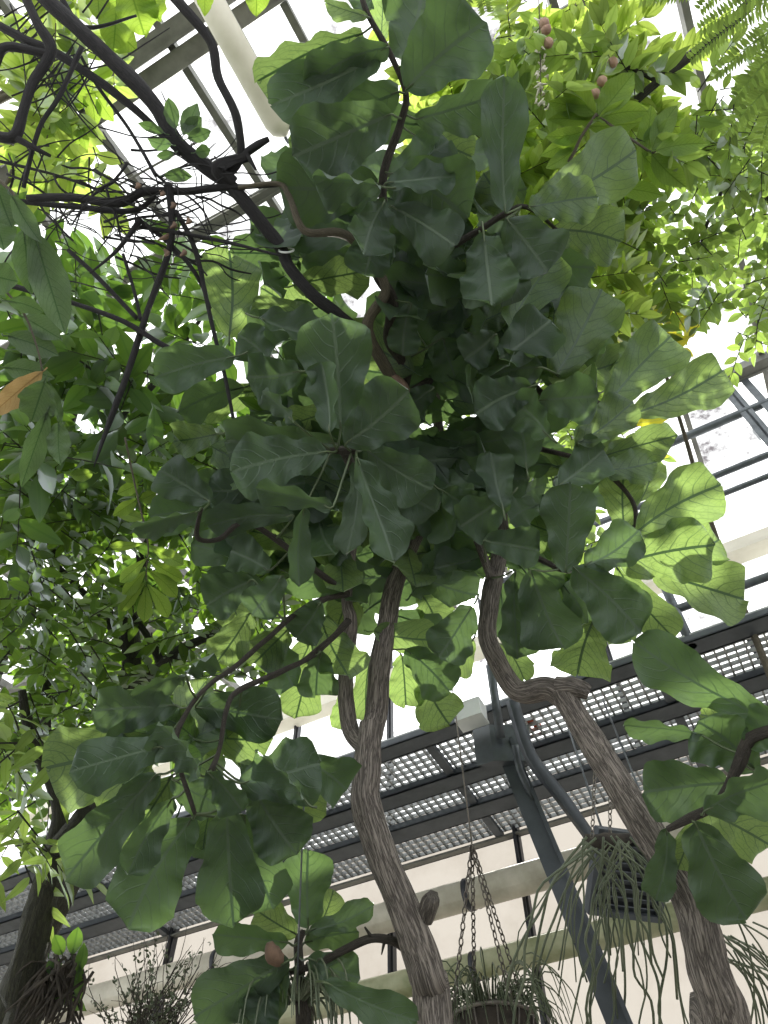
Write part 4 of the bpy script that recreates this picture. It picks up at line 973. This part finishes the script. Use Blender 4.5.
t = thing('feathery_sprig', P(470, -20, 2.6), 'small feathery sprig hanging at the top edge above the fig', 'sprig')
for i, (a, b) in enumerate((((475, -25), (458, 22)), ((478, -25), (486, 12)))):
    d = 2.6+.04*i; A_ = P(a[0], a[1], d); B_ = P(b[0], b[1], d+.05); mb = MB(); dv = (B_-A_); L = dv.length; dv.normalize()
    c = (CAM-A_).normalized(); sd = dv.cross(c).normalized(); mb.tube([A_, B_], [.003, .001], 4, sub=1)
    for k in range(14):
        p = A_.lerp(B_, (k+.5)/14)
        for s_ in (-1, 1): sleaf(mb, p, sd*s_+dv*.35, c+rvec(r)*.3, .03, .005, T_LAN, .1)
    mb.build('frond', M['right'], t)

# larger single leaves traced on other plants: name group, crop, base, tip, width, depth, material
def leafset(t, rows, prof, m, nu=8, nv=12, fold=.25, wave=.06):
    for i, (cr, bx, by, tx, ty, wd, d) in enumerate(rows):
        r = random.Random(i*7+int(bx)); a = P(*Q(cr, bx, by), d); b = P(*Q(cr, tx, ty), d+r.uniform(-.03, .06)); rl = radians(r.uniform(-15, 15))
        mb = MB(); big_leaf(mb, a, b, wd/2*300/768/FPX*d, rl, r.uniform(.05, .3), fold, wave, prof, nu, nv, seed=i, pet=a-(b-a).normalized()*.02, petr=.002)
        mb.build('leaf', m, t)
t = thing('whorled_leaf_branch', P(*Q('C', 330, 300), 3.55), 'branch with large oval yellow-green leaves in whorls, just right of the fig top', 'branch')
leafset(t, [('C', 335, 295, 425, 185, 75, 3.5), ('C', 325, 295, 245, 210, 65, 3.52), ('C', 325, 300, 205, 260, 50, 3.55), ('C', 320, 305, 205, 305, 40, 3.56), ('C', 330, 305, 465, 285, 55, 3.5), ('C', 310, 325, 440, 315, 45, 3.55),
            ('C', 300, 335, 200, 350, 45, 3.56), ('C', 290, 350, 185, 400, 45, 3.58), ('C', 470, 385, 535, 270, 58, 3.6), ('C', 480, 385, 625, 365, 55, 3.55), ('C', 470, 395, 560, 480, 60, 3.6), ('C', 455, 390, 470, 270, 50, 3.65), ('C', 450, 400, 510, 490, 50, 3.68),
            ('C', 275, 380, 200, 430, 40, 3.6), ('C', 380, 480, 500, 500, 50, 3.7)], OVAL, M['lime2'])
mb = MB(); mb.tube([P(*Q('C', 330, 290), 3.5), P(*Q('C', 290, 350), 3.55), P(*Q('C', 260, 410), 3.6), P(*Q('C', 200, 480), 3.7)], [.006, .007, .008, .009], 6, .1, 3); mb.tube([P(*Q('C', 330, 295), 3.5), P(*Q('C', 460, 385), 3.6), P(*Q('C', 480, 385), 3.6)], [.006, .006, .004], 6, .1, 3); mb.build('stem', M['twigtan'], t)
# pods hanging among the lime leaves
tp = thing('seed_cluster', P(540, 60, 3.6), 'dangling strand of pale flowers and brown buds among lime leaves at the top', 'flower strand')
mb = MB(); mb.tube([P(538, -20, 3.6), P(540, 40, 3.6), P(541, 110, 3.6)], [.003, .003, .002], 5); mb.build('stalk', M['twigtan'], tp)
mb = MB()
for k in range(34):
    c = P(540+r.uniform(-5, 5), 20+k*2.7, 3.6+r.uniform(-.02, .02)); mb.tube([c, c+rvec(r)*.02, c+rvec(r)*.03], [.004, .008, .002], 5, sub=1)
mb.build('flower', M['cream'], tp)
for (x, y) in ((370, 160), (343, 208), (325, 240), (195, 60), (205, 110), (200, 75)):
    mb = MB(); c = P(*Q('C', x, y), 3.58); mb.tube([c+Vector((0, 0, .035)), c+Vector((.0, 0, .02)), c, c-Vector((0, 0, .02)), c-Vector((0, 0, .03))], [.002, .02, .026, .02, .004], 8, .1, 2); mb.build('bud', M['bud'], tp)

t = thing('compound_leaf', P(*Q('G', 375, 105), 3.1), 'single bright compound leaf of nine leaflets hanging in front of the left foliage', 'leaf')
leafset(t, [('G', 378, 115, 468, 165, 40, 3.1), ('G', 375, 150, 308, 210, 38, 3.1), ('G', 380, 150, 468, 205, 40, 3.1), ('G', 375, 180, 315, 248, 36, 3.1), ('G', 380, 180, 455, 250, 42, 3.1), ('G', 372, 210, 308, 285, 36, 3.1), ('G', 377, 215, 430, 300, 40, 3.1), ('G', 373, 220, 368, 315, 42, 3.1), ('G', 370, 110, 280, 118, 26, 3.15)], OBOV, M['lime2'])
mb = MB(); mb.tube([P(*Q('D', 320, 480), 3.15), P(*Q('D', 345, 600), 3.12), P(*Q('G', 378, 105), 3.1), P(*Q('G', 376, 160), 3.1), P(*Q('G', 373, 222), 3.1)], [.005, .004, .004, .003, .002], 6, .1, 4); mb.build('leaf_stalk', M['twigtan'], t)
leafset(t, [('D', 355, 600, 300, 625, 34, 3.15), ('D', 350, 640, 290, 680, 36, 3.15), ('D', 370, 690, 290, 670, 34, 3.2), ('D', 350, 600, 320, 575, 30, 3.2), ('D', 240, 570, 175, 575, 34, 3.2), ('D', 360, 640, 400, 620, 36, 3.2)], OVAL, M['lime2'])

t = thing('whorled_sprig', P(*Q('A', 450, 340), 3.0), 'green leaf sprig sprouting from the thickest dark branch against the roof glass', 'sprig')
leafset(t, [('A', 450, 330, 430, 250, 40, 2.98), ('A', 470, 345, 505, 265, 46, 2.98), ('A', 480, 355, 540, 335, 36, 2.98), ('A', 420, 340, 352, 315, 26, 2.98), ('A', 440, 370, 375, 355, 34, 2.98), ('A', 470, 340, 515, 300, 44, 3.0), ('A', 445, 390, 400, 400, 24, 2.98), ('A', 500, 390, 540, 385, 34, 3.0), ('A', 420, 450, 492, 452, 34, 3.0)], OVAL, M['hang'])
t = thing('lobed_leaf_spray', P(*Q('A', 330, -30), 3.3), 'large serrated yellow-green leaves hanging at the top edge behind the dark branches', 'leaf spray')
leafset(t, [('A', 330, -40, 370, 90, 110, 3.4), ('A', 300, -20, 290, 130, 90, 3.5), ('A', 370, -30, 410, 55, 80, 3.45), ('A', 250, -30, 255, 50, 60, 3.4), ('A', 260, 60, 350, 130, 90, 3.6), ('A', 530, -60, 525, 40, 46, 3.3), ('A', 650, -60, 655, 40, 65, 3.3), ('A', 400, -10, 330, 60, 70, 3.6)], OVAL, M['lime2'], wave=.15)
t = thing('compound_leaf', P(*Q('A', 200, 200), 3.7), 'yellow-green compound leaves hanging behind the crossing dark branches at upper left', 'leaf')
leafset(t, [('A', 140, 190, 90, 290, 60, 3.7), ('A', 150, 210, 240, 235, 40, 3.7), ('A', 150, 230, 225, 270, 40, 3.7), ('A', 160, 200, 220, 180, 40, 3.7), ('A', 230, 240, 240, 330, 44, 3.7), ('A', 250, 250, 290, 310, 40, 3.7), ('A', 230, 240, 305, 235, 36, 3.7), ('A', 200, 330, 190, 385, 26, 3.7), ('A', 205, 330, 220, 385, 26, 3.7), ('A', 210, 330, 252, 352, 26, 3.7), ('A', 110, 400, 108, 448, 30, 3.7), ('A', 120, 360, 160, 405, 28, 3.7), ('A', 120, 370, 155, 435, 28, 3.7), ('A', 130, 280, 185, 345, 34, 3.7), ('A', 90, 130, 60, 200, 50, 3.75)], OVAL, M['lime2'])

t = thing('hanging_leaf_vine', P(*Q('A', 30, 480), 2.2), 'large drooping dull green leaves hanging at the left edge below the bare branches', 'vine')
leafset(t, [('A', 60, 585, 80, 750, 75, 2.2), ('A', 85, 590, 165, 850, 95, 2.18), ('A', 30, 500, 105, 620, 50, 2.15), ('A', -10, 470, 30, 580, 90, 2.25), ('A', -20, 560, 10, 640, 80, 2.3), ('D', -30, 60, 45, 80, 85, 2.3), ('D', 20, 130, 110, 160, 45, 2.3), ('D', 60, 170, 160, 230, 60, 2.4), ('D', 20, 220, 150, 270, 70, 2.4), ('D', 10, 300, 140, 330, 60, 2.45)], OVAL, M['hang'], 8, 14)
mb = MB(); mb.tube([P(-20, 170, 2.2), P(*Q('A', 30, 490), 2.18), P(*Q('A', 70, 590), 2.2)], [.006, .005, .003], 6, .1, 3)
mb.tube([P(*Q('D', 0, 90), 2.35), P(*Q('D', 60, 160), 2.35), P(*Q('D', 95, 250), 2.35), P(*Q('D', 108, 310), 2.35)], [.004, .004, .003, .003], 6, .1, 3); mb.build('stem', M['twigtan'], t)
t = thing('withering_leaf_sprig', P(*Q('D', 110, 310), 2.35), 'withering sprig with one orange-brown leaf at the left edge', 'sprig')
leafset(t, [('D', 108, 312, -25, 425, 62, 2.36)], OVAL, M['yellow'], 8, 14, .3, .15)
leafset(t, [('D', 115, 335, 80, 440, 95, 2.3), ('D', 122, 415, 55, 605, 58, 2.33), ('D', 150, 440, 155, 550, 58, 2.34), ('D', 130, 345, 160, 445, 30, 2.34)], OVAL, M['hang'], 8, 14, .3, .15)

# small yellow leaf near fig
t = thing('yellow_leaf_pair', P(*Q('F', 425, 445), 3.5), 'two narrow yellow leaves showing past the right edge of the fig crown', 'leaf')
leafset(t, [('F', 425, 445, 512, 432, 30, 3.5), ('F', 445, 515, 515, 530, 22, 3.5)], OVAL, M['gold'])

# ------------------------------------------------------------------ pencil-stemmed epiphyte curtain, lower right
o0 = P(600, 842, 3.35)
t = thing('pencil_cactus', o0, 'hanging epiphyte with long thin jointed green stems in front of the louvre unit', 'plant')
m_ = MB(); m_.tube([P(585, 838, 3.4), P(605, 842, 3.35), P(630, 838, 3.35)], [.02, .035, .02], 8, .4, 4); m_.build('root_ball', M['rootfibre'], t)
for k in range(2):
    m_ = MB(); chain(m_, P(592+18*k, 838, 3.36), P(596+14*k, 745, 3.8), .03, .003); m_.build('chain', M['chain'], t)
r = random.Random(9)
for k in range(40):
    mb = MB(); x, y, d = r.uniform(582, 632), 842+r.uniform(-6, 8), r.uniform(3.1, 3.5)
    p = [P(x, y, d)]; vx = r.uniform(-16, 18); tgt = r.uniform(930, 1060); cy = y
    x += vx*1.5; 
    while cy < tgt:
        cy += r.uniform(22, 40); x += vx+r.uniform(-9, 10); d -= .02; p.append(P(x, cy, d)); vx *= .8
    rr = r.choice((.003, .004, .0055)); mb.tube(p, [rr]*len(p), 6, .2, 3); mb.build('stem', M['pencil'], t)
for k in range(26):
    mb = MB(); x = r.uniform(690, 760); y = r.uniform(910, 970); d = r.uniform(2.9, 3.2); an = r.uniform(.2, 1.3); p = []; 
    for q in range(5): p.append(P(x, y, d)); x += cos(an)*28; y += sin(an)*28; an += .18
    mb.tube(p, [.004]*5, 5, .1, 3); mb.build('stem', M['pencil'], t)

# bottom centre air plant
tuft('air_plant', P(298, 1000, 2.5), 60, .2, .05, 'tangle of pale curling air plant roots hanging before the young fig', 'plant', M['pencil'], .9, 1.2, .004, 8)
m_ = MB(); m_.tube([P(304, 800, 2.5), P(300, 900, 2.48), P(297, 990, 2.47)], [.003, .003, .003], 5, sub=2)
o = m_.build('hanging_wire', M['steel2']); tag(o, 'thin vertical wire in front of the young fig leaves', 'wire')
# dark twiggy bush, bottom left
t = thing('wiry_shrub', P(145, 1040, 3.4), 'dark wiry shrub of fine twigs against the glass wall at the bottom left', 'shrub')
mb = MB(); fl = MB(); r = random.Random(17)
for k in range(85):
    o = P(145+r.gauss(0, 14), 1045, 3.4+r.uniform(-.15, .15)); l = r.uniform(.15, .5); a = r.gauss(0, .55); dv = Vector((sin(a), r.uniform(-.3, .3), cos(a)*.9)).normalized()
    p = [o, o+dv*l*.4+rvec(r)*.02, o+dv*l*.75+rvec(r)*.03, o+dv*l+rvec(r)*.04]; mb.tube(p, [.003, .0025, .002, .001], 4, .1, 2, cap=False)
    for q in range(10):
        s_ = r.uniform(.2, 1); c = o+dv*(l*s_); sleaf(fl, c, rvec(r), rvec(r), .025, .006, T_LAN, .1)
mb.build('twigs', M['rootfibre'], t)['kind'] = 'stuff'; fl.build('foliage', M['grassy'], t)['kind'] = 'stuff'
# epiphyte on leaning trunk
t = thing('epiphyte_clump', P(62, 985, 3.0), 'clump of roots and broad green leaves growing on the leaning trunk', 'plant')
mb = MB(); r = random.Random(23)
for k in range(90):
    o = P(62+r.gauss(0, 10), 965+r.uniform(-12, 20), 3.0+r.uniform(-.08, .08)); e = o+Vector((r.gauss(0, .06), r.gauss(0, .04), -r.uniform(.05, .25))); mb.tube([o, (o+e)/2+rvec(r)*.03, e], [.006, .006, .003], 5, .3, 2)
mb.build('roots', M['rootfibre'], t)['kind'] = 'stuff'
leafset(t, [('J', 185, 590, 200, 520, 40, 2.95), ('J', 160, 590, 140, 540, 36, 2.95), ('J', 200, 640, 215, 560, 30, 2.92), ('J', 205, 620, 205, 720, 28, 2.92), ('J', 150, 700, 225, 735, 30, 2.92), ('J', 130, 600, 150, 640, 40, 2.95), ('J', 110, 690, 170, 690, 28, 2.95)], OVAL, M['broad'])
